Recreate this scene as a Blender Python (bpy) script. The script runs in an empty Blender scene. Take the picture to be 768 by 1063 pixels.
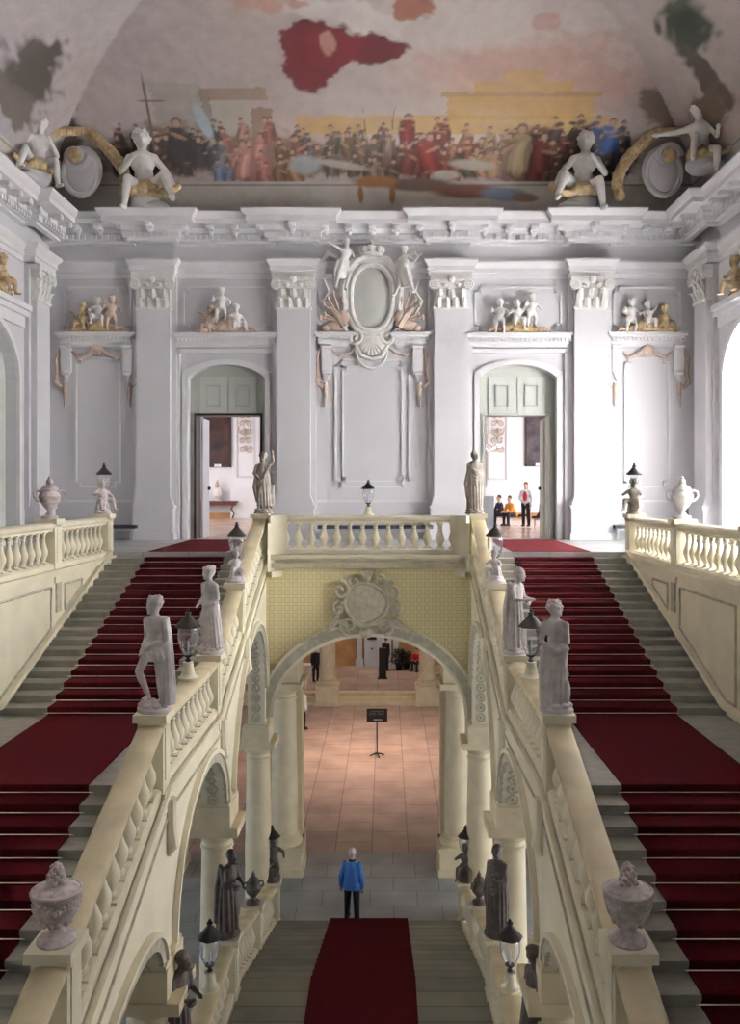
import bpy, bmesh, math, random
import numpy as np
from mathutils import Vector, Matrix
PI=math.pi
S=bpy.context.scene
COL=S.collection
random.seed(7)
# ---------------------------------------------------------------- materials
def nt(name):
    m=bpy.data.materials.new(name); m.use_nodes=True
    n=m.node_tree; b=n.nodes['Principled BSDF']
    return m,n,b
def lk(n,a,b): n.links.new(a,b)
def noisecol(n,c1,c2,scale,detail=4,vec=None,stretch=None,lo=.35,hi=.65):
    tc=n.nodes.new('ShaderNodeTexCoord'); mp=n.nodes.new('ShaderNodeMapping')
    if stretch: mp.inputs['Scale'].default_value=stretch
    lk(n,tc.outputs['Object'],mp.inputs['Vector'])
    t=n.nodes.new('ShaderNodeTexNoise'); t.inputs['Scale'].default_value=scale; t.inputs['Detail'].default_value=detail
    lk(n,mp.outputs['Vector'],t.inputs['Vector'])
    r=n.nodes.new('ShaderNodeValToRGB'); r.color_ramp.elements[0].position=lo; r.color_ramp.elements[1].position=hi
    r.color_ramp.elements[0].color=(*c1,1); r.color_ramp.elements[1].color=(*c2,1)
    lk(n,t.outputs['Fac'],r.inputs['Fac'])
    return r.outputs['Color'],t.outputs['Fac'],mp
PAIRS=0
def mat(name,c,rough=.7,var=.08,scale=3,bump=.0,bs=None,metal=0,stretch=None,c2=None):
    m,n,b=nt(name)
    a=tuple(max(0,x*(1-var)) for x in c); d=c2 or tuple(min(1,x*(1+var)) for x in c)
    col,fac,mp=noisecol(n,a,d,scale,5,stretch=stretch)
    lk(n,col,b.inputs['Base Color'])
    b.inputs['Roughness'].default_value=rough; b.inputs['Metallic'].default_value=metal
    if bump:
        t=n.nodes.new('ShaderNodeTexNoise'); t.inputs['Scale'].default_value=bs or scale*6; t.inputs['Detail'].default_value=6
        lk(n,mp.outputs['Vector'],t.inputs['Vector'])
        bp=n.nodes.new('ShaderNodeBump'); bp.inputs['Strength'].default_value=bump; bp.inputs['Distance'].default_value=.02
        lk(n,t.outputs['Fac'],bp.inputs['Height']); lk(n,bp.outputs['Normal'],b.inputs['Normal'])
    return m
def brickmat(name,c1,c2,mortar,bw,bh,ms,off=.5,axes='XY',rough=.5,bias=0,noise=True):
    m,n,b=nt(name)
    tc=n.nodes.new('ShaderNodeTexCoord'); sp=n.nodes.new('ShaderNodeSeparateXYZ'); cb=n.nodes.new('ShaderNodeCombineXYZ')
    lk(n,tc.outputs['Object'],sp.inputs[0])
    lk(n,sp.outputs[axes[0]],cb.inputs['X']); lk(n,sp.outputs[axes[1]],cb.inputs['Y'])
    t=n.nodes.new('ShaderNodeTexBrick'); t.offset=off
    lk(n,cb.outputs[0],t.inputs['Vector'])
    t.inputs['Scale'].default_value=1; t.inputs['Brick Width'].default_value=bw; t.inputs['Row Height'].default_value=bh
    t.inputs['Mortar Size'].default_value=ms; t.inputs['Mortar Smooth'].default_value=.2; t.inputs['Bias'].default_value=bias
    t.inputs['Color1'].default_value=(*c1,1); t.inputs['Color2'].default_value=(*c2,1); t.inputs['Mortar'].default_value=(*mortar,1)
    out=t.outputs['Color']
    if noise:
        nz=n.nodes.new('ShaderNodeTexNoise'); nz.inputs['Scale'].default_value=.9; nz.inputs['Detail'].default_value=8
        lk(n,tc.outputs['Object'],nz.inputs['Vector'])
        mx=n.nodes.new('ShaderNodeMix'); mx.data_type='RGBA'; mx.blend_type='OVERLAY'; mx.inputs[0].default_value=.55
        lk(n,out,mx.inputs[6]); lk(n,nz.outputs['Fac'],mx.inputs[7]); out=mx.outputs[2]
    lk(n,out,b.inputs['Base Color']); b.inputs['Roughness'].default_value=rough
    return m
M={}
GR={'statue':'carved figures in the stair hall','lamp':'glass lanterns on the stair balustrades','urn':'stone urns on the balustrades','column':'stone columns of the ground floor','person':'visitors','bench':'visitor benches','balustrade':'stone balustrades of the stair hall','relief':'stucco reliefs','carpet':'red stair carpets'}
M['wall']=mat('pale_lavender_plaster',(.68,.665,.695),.75,.03,.7,.03,20)
M['trim']=mat('white_stucco_moulding',(.79,.775,.79),.7,.03,2)
M['stucco']=mat('white_stucco_sculpture',(.80,.78,.76),.6,.07,6,.3)
M['gilt']=mat('aged_gold_stucco',(.45,.33,.18),.5,.25,8,.4)
M['rose']=mat('rose_brown_stucco',(.52,.40,.33),.6,.15,8,.4)
M['cream']=mat('cream_limestone',(.80,.74,.57),.62,.06,1.6,.15,30)
M['cream2']=mat('ochre_cream_handrail_stone',(.74,.64,.42),.5,.12,2.2,.1,30)
M['carved']=mat('grey_carved_stone',(.50,.46,.35),.7,.15,8,.5)
M['colstone']=mat('buff_column_stone',(.78,.68,.47),.5,.07,2.5,.15)
M['step']=mat('grey_green_step_stone',(.35,.34,.295),.55,.12,3.5,.2,stretch=(1,2,2))
M['marble']=mat('weathered_grey_marble',(.66,.62,.62),.6,.16,7,.35)
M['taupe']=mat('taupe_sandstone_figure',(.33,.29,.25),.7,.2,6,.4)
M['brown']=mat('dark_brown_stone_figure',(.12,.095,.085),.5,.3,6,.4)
M['urn']=mat('mottled_pinkish_urn_stone',(.62,.54,.53),.6,.22,12,.5)
M['carpet']=mat('deep_red_carpet',(.078,.009,.013),.95,.22,40,.6,90)
M['carpet'].node_tree.nodes['Principled BSDF'].inputs['Specular IOR Level'].default_value=.04
M['rod']=mat('polished_brass_rod',(.92,.86,.72),.25,.05,5,metal=1)
M['black']=mat('black_painted_metal',(.015,.014,.014),.4,.2,5)
M['cap']=mat('dark_bronze_lantern_cap',(.022,.016,.015),.5,.2,6)
M['door']=mat('grey_green_painted_door',(.46,.48,.43),.55,.03,2)
M['panel']=mat('light_grey_door_panel',(.55,.56,.53),.55,.03,2)
M['doorwhite']=mat('white_painted_door_leaf',(.72,.76,.82),.5,.03,2)
M['white']=mat('white_hall_plaster',(.84,.84,.87),.7,.03,1)
M['seat']=mat('black_bench_upholstery',(.02,.02,.028),.6,.2,6)
M['metal']=mat('pale_grey_bench_steel',(.6,.62,.66),.4,.05,6)
M['wood']=brickmat('honey_parquet',(.58,.40,.29),(.5,.32,.22),(.3,.15,.1),1.6,.22,.008,axes='YX',rough=.22)
M['slate']=brickmat('blue_grey_slate_paving',(.31,.33,.34),(.38,.40,.42),(.17,.18,.18),1.2,.8,.012,rough=.35)
M['step_low']=brickmat('shade_darkened_step_stone',(.20,.195,.17),(.25,.24,.20),(.09,.09,.08),9,5.6/13,.012,off=0,rough=.6)  # step stone with shade painted in; dark row lines imitate nosing shadows
M['gal']=brickmat('grey_gallery_paving',(.40,.42,.42),(.46,.47,.48),(.3,.3,.3),1.1,1.1,.01,rough=.4)
M['pink']=brickmat('rose_sandstone_paving',(.48,.35,.31),(.58,.43,.37),(.28,.2,.18),1.5,1.05,.016,axes='YX',rough=.5)
M['orange']=mat('warm_orange_plaster',(.60,.33,.15),.8,.15,1.5)
M['plaster']=mat('grey_cellar_plaster',(.42,.40,.37),.8,.1,1)
M['diaper']=None
M['frame']=mat('black_picture_frame',(.03,.018,.016),.4,.2,5)
M['portrait']=mat('dark_portrait_canvas',(.015,.010,.010),.5,.3,1.3,c2=(.09,.03,.025))
M['portrait2']=mat('dark_blue_brown_canvas',(.045,.035,.05),.5,.3,1.6,c2=(.13,.10,.11))
M['skin']=mat('skin',(.62,.40,.32),.5,.05,5)
M['grey_hair']=mat('pale_grey_hair',(.68,.62,.58),.7,.1,30)
M['dark_hair']=mat('dark_brown_hair',(.06,.035,.025),.6,.1,30)
M['blue']=mat('bright_blue_jacket_cloth',(.06,.22,.66),.6,.15,6)
M['navy']=mat('dark_navy_cloth',(.012,.014,.03),.7,.2,6)
M['blackcloth']=mat('black_cloth',(.012,.011,.012),.7,.2,6)
M['whitecloth']=mat('white_shirt_cloth',(.75,.77,.85),.7,.05,6)
M['redcloth']=mat('red_cloth',(.55,.03,.035),.7,.1,6)
M['orangecloth']=mat('orange_cloth',(.75,.30,.03),.7,.1,6)
M['leaf']=mat('dark_green_leaf',(.025,.035,.015),.6,.3,6)
M['candle']=mat('ivory_candle',(.8,.8,.82),.4,.03,6)
M['redwood']=mat('dark_mahogany',(.12,.03,.025),.35,.3,6)
M['lettering']=mat('faded_grey_lettering',(.16,.17,.17),.6,.1,6)
M['letteringw']=mat('white_lettering',(.6,.6,.58),.6,.05,6)
M['grille']=mat('grey_panel_board',(.30,.31,.34),.6,.05,6)
def glassmat():
    m,n,b=nt('clear_lantern_glass')
    b.inputs['Base Color'].default_value=(.93,.94,.97,1); b.inputs['Roughness'].default_value=.04
    b.inputs['Transmission Weight'].default_value=.95; b.inputs['IOR'].default_value=1.35
    return m
M['glass']=glassmat()
def panemat():
    m,n,b=nt('window_pane_glass')
    b.inputs['Base Color'].default_value=(1,1,1,1); b.inputs['Roughness'].default_value=.02
    b.inputs['Transmission Weight'].default_value=1; b.inputs['IOR'].default_value=1.02
    return m
M['pane']=panemat()
def diapermat():
    # rows of small recessed square rosettes drawn in the cream render
    m,n,b=nt('cream_diaper_patterned_render')
    tc=n.nodes.new('ShaderNodeTexCoord'); sp=n.nodes.new('ShaderNodeSeparateXYZ'); lk(n,tc.outputs['Object'],sp.inputs[0])
    def cell(out):
        a=n.nodes.new('ShaderNodeMath'); a.operation='MULTIPLY'; a.inputs[1].default_value=1/.185; lk(n,out,a.inputs[0])
        f=n.nodes.new('ShaderNodeMath'); f.operation='FRACT'; lk(n,a.outputs[0],f.inputs[0])
        s=n.nodes.new('ShaderNodeMath'); s.operation='SUBTRACT'; s.inputs[1].default_value=.5; lk(n,f.outputs[0],s.inputs[0])
        q=n.nodes.new('ShaderNodeMath'); q.operation='ABSOLUTE'; lk(n,s.outputs[0],q.inputs[0]); return q.outputs[0]
    mx=n.nodes.new('ShaderNodeMath'); mx.operation='MAXIMUM'; lk(n,cell(sp.outputs['X']),mx.inputs[0]); lk(n,cell(sp.outputs['Z']),mx.inputs[1])
    r=n.nodes.new('ShaderNodeValToRGB'); e=r.color_ramp.elements
    base=(.80,.71,.42,1); dark=(.60,.52,.29,1)
    e[0].position=0; e[0].color=dark; e[1].position=.09; e[1].color=base
    for p,c in ((.25,base),(.29,dark),(.35,dark),(.39,base)):
        k=e.new(p); k.color=c
    lk(n,mx.outputs[0],r.inputs['Fac']); lk(n,r.outputs['Color'],b.inputs['Base Color']); b.inputs['Roughness'].default_value=.7
    return m
M['diaper']=diapermat()
# ---------------------------------------------------------------- mesh builder
class MB:
    def __init__(s): s.v=[]; s.f=[]; s.m=Matrix.Identity(4)
    def at(s,loc=(0,0,0),rz=0,rx=0,ry=0,sc=1):
        s.m=Matrix.Translation(loc)@Matrix.Rotation(rz,4,'Z')@Matrix.Rotation(rx,4,'X')@Matrix.Rotation(ry,4,'Y')@Matrix.Scale(sc,4); return s
    def add(s,vs,fs):
        o=len(s.v); s.v+= [tuple(s.m@Vector(v)) for v in vs]; s.f+=[tuple(i+o for i in f) for f in fs]; return s
    def box(s,x0,x1,y0,y1,z0,z1):
        return s.add([(x0,y0,z0),(x1,y0,z0),(x1,y1,z0),(x0,y1,z0),(x0,y0,z1),(x1,y0,z1),(x1,y1,z1),(x0,y1,z1)],
            [(0,3,2,1),(4,5,6,7),(0,1,5,4),(1,2,6,5),(2,3,7,6),(3,0,4,7)])
    def cbox(s,c,d,sh=0):  # centre, sizes; sh shears z along y
        x,y,z=c; a,b,e=d[0]/2,d[1]/2,d[2]/2
        return s.add([(x+i*a,y+j*b,z+k*e+sh*j*b) for k in(-1,1) for (i,j) in((-1,-1),(1,-1),(1,1),(-1,1))],
            [(0,3,2,1),(4,5,6,7),(0,1,5,4),(1,2,6,5),(2,3,7,6),(3,0,4,7)])
    def rings(s,R,cap=True,closed=True,loop=False):
        n=len(R[0]); vs=[v for r in R for v in r]; fs=[]
        K=len(R)
        for i in range(K if loop else K-1):
            i2=(i+1)%K
            for j in range(n if closed else n-1):
                j2=(j+1)%n; fs.append((i*n+j,i*n+j2,i2*n+j2,i2*n+j))
        if cap and not loop and closed:
            fs.append(tuple(range(n))[::-1]); fs.append(tuple((K-1)*n+j for j in range(n)))
        return s.add(vs,fs)
    def lathe(s,prof,c=(0,0,0),seg=16,sh=0,sq=1,fold=None):
        R=[]
        for r,z in prof:
            ring=[]
            for j in range(seg):
                a=2*PI*j/seg; x=r*math.cos(a); y=r*math.sin(a)*sq
                ring.append((c[0]+x,c[1]+y,c[2]+z+sh*y))
            R.append(ring)
        return s.rings(R)
    def tube(s,pts,r,seg=8,loop=False):
        pts=[Vector(p) for p in pts]; R=[]; n=len(pts); up=None
        for i,p in enumerate(pts):
            if loop: t=(pts[(i+1)%n]-pts[i-1])
            else: t=pts[min(i+1,n-1)]-pts[max(i-1,0)]
            t.normalize()
            if up is None:
                up=Vector((0,0,1)) if abs(t.z)<.9 else Vector((1,0,0))
            a=t.cross(up); 
            if a.length<1e-4: a=t.cross(Vector((0,1,0)))
            a.normalize(); b=a.cross(t); up=b
            rr=r[i] if isinstance(r,(list,tuple)) else r
            R.append([tuple(p+a*rr*math.cos(2*PI*j/seg)+b*rr*math.sin(2*PI*j/seg)) for j in range(seg)])
        return s.rings(R,loop=loop)
    def ell(s,c,r,seg=14,rn=9,rot=None):
        if not isinstance(r,(list,tuple)): r=(r,r,r)
        vs=[]; fs=[]
        Rm=rot or Matrix.Identity(3)
        for i in range(1,rn):
            t=PI*i/rn
            for j in range(seg):
                a=2*PI*j/seg
                q=Rm@Vector((r[0]*math.sin(t)*math.cos(a),r[1]*math.sin(t)*math.sin(a),r[2]*math.cos(t)))
                vs.append((c[0]+q.x,c[1]+q.y,c[2]+q.z))
        for i in range(rn-2):
            for j in range(seg):
                j2=(j+1)%seg; fs.append((i*seg+j,(i+1)*seg+j,(i+1)*seg+j2,i*seg+j2))
        q=Rm@Vector((0,0,r[2])); a=len(vs); vs.append((c[0]+q.x,c[1]+q.y,c[2]+q.z)); vs.append((c[0]-q.x,c[1]-q.y,c[2]-q.z))
        for j in range(seg):
            j2=(j+1)%seg; fs.append((a,j,j2)); fs.append((a+1,(rn-2)*seg+j2,(rn-2)*seg+j))
        return s.add(vs,fs)
    def cap(s,p0,p1,r0,r1,seg=12):
        s.tube([p0,p1],[r0,r1],seg); s.ell(p0,r0,seg,7); s.ell(p1,r1,seg,7); return s
    def chain(s,pts,rs):
        for i in range(len(pts)-1): s.cap(pts[i],pts[i+1],rs[i],rs[i+1])
        return s
    def run(s,prof,path,cap=True):  # prof [(x,z)] closed; path [(y,z)]
        return s.rings([[(x,y,z+zo) for x,z in prof] for y,zo in path],cap=cap)
    def sweep(s,prof,path,side=1): # path [(x,y)] polyline; prof closed [(o,z)], o = offset to the left*side, mitred
        P=[Vector(p) for p in path]; R=[]
        for i,p in enumerate(P):
            ds=[]
            if i>0: ds.append((P[i]-P[i-1]).normalized())
            if i<len(P)-1: ds.append((P[i+1]-P[i]).normalized())
            ns=[Vector((-d.y,d.x))*side for d in ds]
            if len(ns)==2:
                m=ns[0]+ns[1]; m=m/ max(.2,(1+ns[0].dot(ns[1])))
            else: m=ns[0]
            R.append([(p.x+m.x*o,p.y+m.y*o,z) for o,z in prof])
        return s.rings(R)
    def prism(s,poly,y0,y1,ax='y'):
        # poly [(a,z)] extruded along y (a=x) or along x (a=y)
        f=(lambda a,z,t:(a,t,z)) if ax=='y' else (lambda a,z,t:(t,a,z))
        n=len(poly)
        vs=[f(a,z,y0) for a,z in poly]+[f(a,z,y1) for a,z in poly]
        return s.add(vs,[tuple(range(n)),tuple(range(n,2*n))[::-1]]+[(i,(i+1)%n,(i+1)%n+n,i+n) for i in range(n)])
    def build(s,name,mt,parent=None,smooth=.7,world=True):
        me=bpy.data.meshes.new(name)
        off=Vector((0,0,0))
        if parent is not None and world:
            q=parent
            while q is not None: off+=Vector(q.location); q=q.parent
        me.from_pydata([(v[0]-off.x,v[1]-off.y,v[2]-off.z) for v in s.v],[],s.f)
        bm=bmesh.new(); bm.from_mesh(me); bmesh.ops.recalc_face_normals(bm,faces=bm.faces[:]); bm.to_mesh(me); bm.free()
        if smooth:
            me.shade_smooth(); me.set_sharp_from_angle(angle=smooth)
        me.materials.append(M[mt] if isinstance(mt,str) else mt)
        o=bpy.data.objects.new(name,me); COL.objects.link(o)
        if parent is not None: o.parent=parent
        return o
def tag(o,label=None,cat=None,group=None,kind=None):
    if label: o['label']=label
    if cat: o['category']=cat
    if group: o['group']=group
    elif cat in GR: o['group']=GR[cat]
    if kind: o['kind']=kind
    return o
def thing(name,label,cat,loc=(0,0,0),rz=0,group=None):
    o=bpy.data.objects.new(name,None); COL.objects.link(o); o.location=loc; o.rotation_euler=(0,0,rz); o.empty_display_size=.2
    return tag(o,label,cat,group)
def struct(name,mb,mt,smooth=.7,label=None):
    o=mb.build(name,mt,None,smooth); o['kind']='structure'
    if label: o['label']=label
    return o
def copy_tree(o,loc,rz=None,label=None,group=None,parent=None):
    c=o.copy(); COL.objects.link(c); c.parent=parent
    if loc is not None: c.location=loc
    if rz is not None: c.rotation_euler=(0,0,rz)
    if label: c['label']=label
    if group: c['group']=group
    for ch in list(o.children): copy_tree(ch,None,None,None,None,c)
    return c
def remesh(mb,name,mt,parent,voxel=.016,smooth=3,world=False):
    me=bpy.data.meshes.new('t'); me.from_pydata(mb.v,[],mb.f)
    bm=bmesh.new(); bm.from_mesh(me); bmesh.ops.recalc_face_normals(bm,faces=bm.faces[:]); bm.to_mesh(me); bm.free()
    ob=bpy.data.objects.new('t',me); COL.objects.link(ob)
    md=ob.modifiers.new('r','REMESH'); md.mode='VOXEL'; md.voxel_size=voxel
    if smooth:
        ms=ob.modifiers.new('s','SMOOTH'); ms.factor=.5; ms.iterations=smooth
    bpy.context.view_layer.update()
    dg=bpy.context.evaluated_depsgraph_get()
    out=bpy.data.meshes.new_from_object(ob.evaluated_get(dg))
    bpy.data.objects.remove(ob); bpy.data.meshes.remove(me)
    if world and parent is not None:
        out.transform(Matrix.Translation(-Vector(parent.location)))
    out.name=name; out.materials.clear(); out.materials.append(M[mt]); out.shade_smooth()
    o=bpy.data.objects.new(name,out); COL.objects.link(o)
    if parent is not None: o.parent=parent
    return o
# ---------------------------------------------------------------- layout constants (metres)
GZ=8.85         # gallery floor
ZL=6.50         # landing of the side flights
CZ=1.70         # landing of the central flight
TZ=4.36         # turning landing
YG=21.2         # edge of the gallery
YB=26.3         # back wall face
XW=9.8          # side walls
k1=(GZ-ZL)/(21.2-14.88)
def L(y):
    if y>=21.2: return GZ
    if y>=14.88: return ZL+(y-14.88)*k1
    if y>=11.39: return ZL
    return ZL-(11.39-y)*.372
YT=11.39-(ZL-TZ)/.372
def LC(y):
    if y>=20.6: return 0
    if y>=15.0: return (20.6-y)*CZ/5.6
    if y>=11.7: return CZ
    return CZ+(11.7-y)*.372
def slope(f,y): return (f(y+.05)-f(y-.05))/.1
LR,LL,LH,LG,LV,LF,EXPO=4500,350,600,800,180,45,0.55
# ================================================================ SETTING
# ground floor
struct('floor',MB().box(-14,14,-1,24.8,-.3,0),'slate')
struct('floor',MB().box(-14,14,24.8,42.1,-.3,0),'pink')
mb=MB()
for i in range(3): mb.box(-14,14,41.5+.36*i,46,.15*i,.15*(i+1))
struct('floor_step',mb,'colstone')
struct('floor',MB().box(-14,14,42.7,50,.30,.46),'pink')
# ground floor outer walls with window openings
def wallx(x0,x1,y0,y1,z0,z1,holes):
    # wall in the yz plane; holes (ya,yb,za,zs,rise)
    mb=MB(); ys=sorted(set([y0,y1]+[v for h in holes for v in h[:2]]))
    for a,b in zip(ys,ys[1:]):
        h=[h for h in holes if h[0]<=a+1e-6 and h[1]>=b-1e-6]
        if not h: mb.box(x0,x1,a,b,z0,z1); continue
        h=h[0]
        if h[2]>z0: mb.box(x0,x1,a,b,z0,h[2])
        N=20; c=(h[0]+h[1])/2; w=(h[1]-h[0])/2
        top=[(c-w*math.cos(PI*i/N),h[3]+h[4]*math.sin(PI*i/N)) for i in range(N+1)]
        for (ya,za),(yb,zb) in zip(top,top[1:]):
            mb.prism([(ya,za),(yb,zb),(yb,z1),(ya,z1)],x0,x1,'x')
    return mb
gh=[(y,y+2.4,.9,4.2,.8) for y in (4,9,14,19,24.5,30,36)]
struct('wall_left',wallx(-14.4,-14,-1,50,0,8.3,gh),'plaster')
struct('wall_right',wallx(14,14.4,-1,50,0,8.3,gh),'plaster')
# vestibule back wall
mb=MB().box(-14,14,48.6,49,.46,8.3)
struct('wall_back',mb,'orange')
# vaulted slab over the ground floor behind the stairwell and under the side galleries
struct('ceiling',MB().box(-14.4,14.4,21.2,50,8.3,8.6),'plaster')
for sx in(-1,1):
    a,b=sorted((sx*6.65,sx*14.4)); struct('ceiling',MB().box(a,b,-1,21.2,8.3,8.6),'plaster')
# gallery floors
struct('floor',MB().box(-XW,XW,21.1,YB+.6,8.6,GZ),'gal')
for sx in(-1,1):
    a,b=sorted((sx*6.3,sx*XW)); struct('floor',MB().box(a,b,-1,21.1,8.6,GZ),'gal')
# side walls above
win=[(19.5,23.95,9.0,13.4,1.55),(12.6,17.0,9.0,13.4,1.55)]
struct('wall_right',wallx(XW,XW+.9,-1,YB+.9,8.6,18.5,win),'wall')
struct('wall_left',wallx(-XW-.9,-XW,-1,YB+.9,8.6,18.5,win),'wall')
for i,(a,b,z0,zs,ri) in enumerate(win):
    # sash windows, right wall: open to the sky; frame, glazing bars, pane
    mb=MB().box(-XW-.45,-XW-.3,a-.1,b+.1,z0-.1,zs+ri+.1)
    for q in range(2):
        for zz in (z0+.4,z0+2.6): mb.box(-XW-.3,-XW-.26,a+.35+q*2.05,a+2.05+q*2.05,zz,zz+1.9)
    struct('door_%d'%(i+5),mb,'panel')
    for sx,nm in((1,'window_%d'%(i+1)),):
        mb=MB(); c=(a+b)/2; w=(b-a)/2; X=sx*(XW+.65)
        for t in (-1,0,1): mb.cbox((X,c+t*(w-.06),(z0+zs)/2),(.1,.12,zs-z0+.2))
        for z in (z0+.06,z0+1.5,z0+2.95,zs): mb.cbox((X,c,z),(.08,b-a,.08))
        pts=[(X,c-w*.97*math.cos(PI*j/20),zs+ri*.97*math.sin(PI*j/20)) for j in range(21)]
        mb.tube(pts,.06,6); mb.cbox((X,c,zs+ri/2),(.08,.1,ri))
        f=struct(nm,mb,'trim')
        N=20; poly=[(a,z0)]+[(c-w*math.cos(PI*j/N),zs+ri*math.sin(PI*j/N)) for j in range(N+1)]+[(b,z0)]
        o=MB().prism(poly,X+sx*.04,X+sx*.05,'x').build('pane','pane',f)
# back wall with two arched door recesses
mb=MB()
DX=4.42; DW=1.17; DTOP=12.66
def backwall(z0,z1,y0,y1,hw,zs,ri):
    xs=[-XW-.9,-DX-hw,-DX+hw,DX-hw,DX+hw,XW+.9]
    for i,(a,b) in enumerate(zip(xs,xs[1:])):
        if i%2==0: mb.box(a,b,y0,y1,z0,z1)
        else:
            c=(a+b)/2; N=16
            top=[(c-hw+2*hw*j/N, zs+ri*math.sqrt(max(0,1-((-1+2*j/N)*.85)**2))-ri*math.sqrt(1-.85**2)) for j in range(N+1)]
            for p,q in zip(top,top[1:]): mb.prism([p,q,(q[0],z1),(p[0],z1)],y0,y1)
backwall(8.6,18.5,YB,YB+.3,DW,13.75,.85)
struct('wall_back',mb,'wall')
mb=MB()
for c in(-DX,DX):
    pass
xs=[-XW-.9,-DX-1.0,-DX+1.0,DX-1.0,DX+1.0,XW+.9]
for i,(a,b) in enumerate(zip(xs,xs[1:])):
    mb.box(a,b,YB+.3,YB+.6,DTOP if i%2 else 8.6,14.7)
struct('wall_back',mb,'door')
# door surrounds, transom panels, open leaves
for n,c in((1,-DX),(2,DX)):
    mb=MB()
    for sx in(-1,1): mb.box(c+sx*1.17-(.0 if sx>0 else .16),c+sx*1.17+(.16 if sx>0 else .0),YB-.07,YB,GZ,13.85)
    N=16; ri=.85
    f=lambda hw,off:[(c-hw+2*hw*j/N,13.75+off+ri*math.sqrt(max(0,1-((-1+2*j/N)*.85)**2))-ri*math.sqrt(1-.85**2)) for j in range(N+1)]
    A=f(1.17,0); B=f(1.33,.16)
    for j in range(N): mb.prism([A[j],A[j+1],B[j+1],B[j]],YB-.07,YB)
    # outer flat surround up to the overdoor
    for sx in(-1,1): mb.box(min(c+sx*1.4,c+sx*1.52),max(c+sx*1.4,c+sx*1.52),YB-.1,YB,GZ,14.55)
    mb.box(c-1.52,c+1.52,YB-.1,YB,14.5,14.62)
    d=struct('door_%d'%n,mb,'trim')
    # transom fixed panels
    mb=MB()
    for sx in(-1,1):
        x0,x1=(c-.86,c-.02) if sx<0 else (c+.02,c+.86)
        mb.box(x0,x1,YB+.26,YB+.3,DTOP+.02,13.82)
        mb.box(x0+.02,x1-.02,YB+.24,YB+.3,DTOP+.02,DTOP+.1)
    tp=mb.build('transom_panel','panel',d)
    mb=MB()
    for x0,x1 in((c-.66,c-.24),(c+.24,c+.66)):
        for a,b,e,g in((x0,x1,DTOP+.25,DTOP+.29),(x0,x1,13.52,13.56),(x0,x0+.04,DTOP+.25,13.56),(x1-.04,x1,DTOP+.25,13.56)): mb.box(a,b,YB+.22,YB+.26,e,g)
    mb.build('panel_moulding','door',tp)
    # jamb lining
    mb=MB()
    for sx in(-1,1): mb.box(min(c+sx*.98,c+sx*1.04),max(c+sx*.98,c+sx*1.04),YB+.22,YB+.9,GZ,DTOP)
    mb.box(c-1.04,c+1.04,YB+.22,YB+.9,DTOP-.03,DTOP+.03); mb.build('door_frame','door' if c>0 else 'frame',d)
    # open leaf swung into the hall
    if c<0:
        mb=MB().box(c-.97,c-.91,YB+.9,YB+1.9,GZ,DTOP-.06)
        lf=mb.build('door_leaf','doorwhite',d)
        MB().ell((c-.88,YB+1.7,GZ+1.55),.06).build('door_handle','black',lf)
    else:
        mb=MB().add([(c+a_,y_,z_) for z_ in(GZ,DTOP-.06) for a_,y_ in((.95,YB+.97),(1.0,YB+.97),(1.05,YB+1.95),(1.0,YB+1.95))],[(0,1,2,3),(7,6,5,4),(0,4,5,1),(1,5,6,2),(2,6,7,3),(3,7,4,0)])
        lf=mb.build('door_leaf','door',d)
        MB().ell((c+.96,YB+1.7,GZ+1.55),.06).build('door_handle','black',lf)
# ------------------------------------------------ pilasters
def capital(mb,w,d,z0,z1):  # ornate composite capital, front at -d, centred x=0,y=0 plane wall
    h=z1-z0
    mb.box(-w/2,w/2,-d,0,z0,z0+h*.62); mb.box(-w*.62,w*.62,-d-.14,0,z1-h*.13,z1)
    mb.box(-w*.56,w*.56,-d-.08,0,z0+h*.62,z1-h*.13)
    mb.box(-w*.54,w*.54,-d-.04,0,z0-.04,z0+.04)
    for row,(zz,n,s) in enumerate(((.0,4,1),(.28,3,1.1))):
        for i in range(n):
            x=(-w/2+w*(i+.5)/n)*1.02
            zb=z0+zz*h
            R=[]
            for t in range(6):
                u=t/5; wd=.11*s*(1-.55*u**2)*(w); yy=-d-.02-.13*u**2.2; z=zb+h*.38*u-(.06 if t==5 else 0)
                R.append([(x-wd,yy,z),(x,yy-.05,z+.01),(x+wd,yy,z),(x,yy+.05,z)])
            mb.rings(R)
    for sx in(-1,1):
        for r in(.13,.075,.03): mb.tube([(sx*w*.52+r*math.cos(a),-d-.12,z1-h*.27+r*math.sin(a)) for a in [2*PI*j/12 for j in range(12)]],.032,6,True)
        mb.ell((sx*w*.2,-d-.12,z1-h*.28),(.09,.05,.07))
    mb.ell((0,-d-.16,z1-h*.12),(.11,.06,.11))
    return mb
def pilaster(name,label,loc,rz,w=1.0):
    t=thing(name,label,'pilaster',loc,rz,'giant pilasters on the upper stairwell walls')
    mb=MB()  # local: wall plane y=0, front -y, z from gallery floor 0
    mb.box(-w*.62,w*.62,-.42,0,0,.95); mb.box(-w*.66,w*.66,-.46,0,0,.22); mb.box(-w*.66,w*.66,-.46,0,.95,1.05)
    mb.box(-w*.60,w*.60,-.40,0,1.05,1.14); mb.lathe([(.01,0),(.01,.01)],(0,0,0),4)
    mb.box(-w*.57,w*.57,-.37,0,1.14,1.22); mb.box(-w*.54,w*.54,-.34,0,1.22,1.3)
    mb.build('base','wall',t,world=False)
    mb=MB().box(-w/2,w/2,-.3,0,1.3,6.95); mb.box(-w*.66,w*.66,-.13,0,1.05,7.9)
    mb.build('shaft','wall',t,world=False)
    capital(MB(),w,.3,6.95,7.9).build('capital','stucco',t,world=False)
    return t
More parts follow.
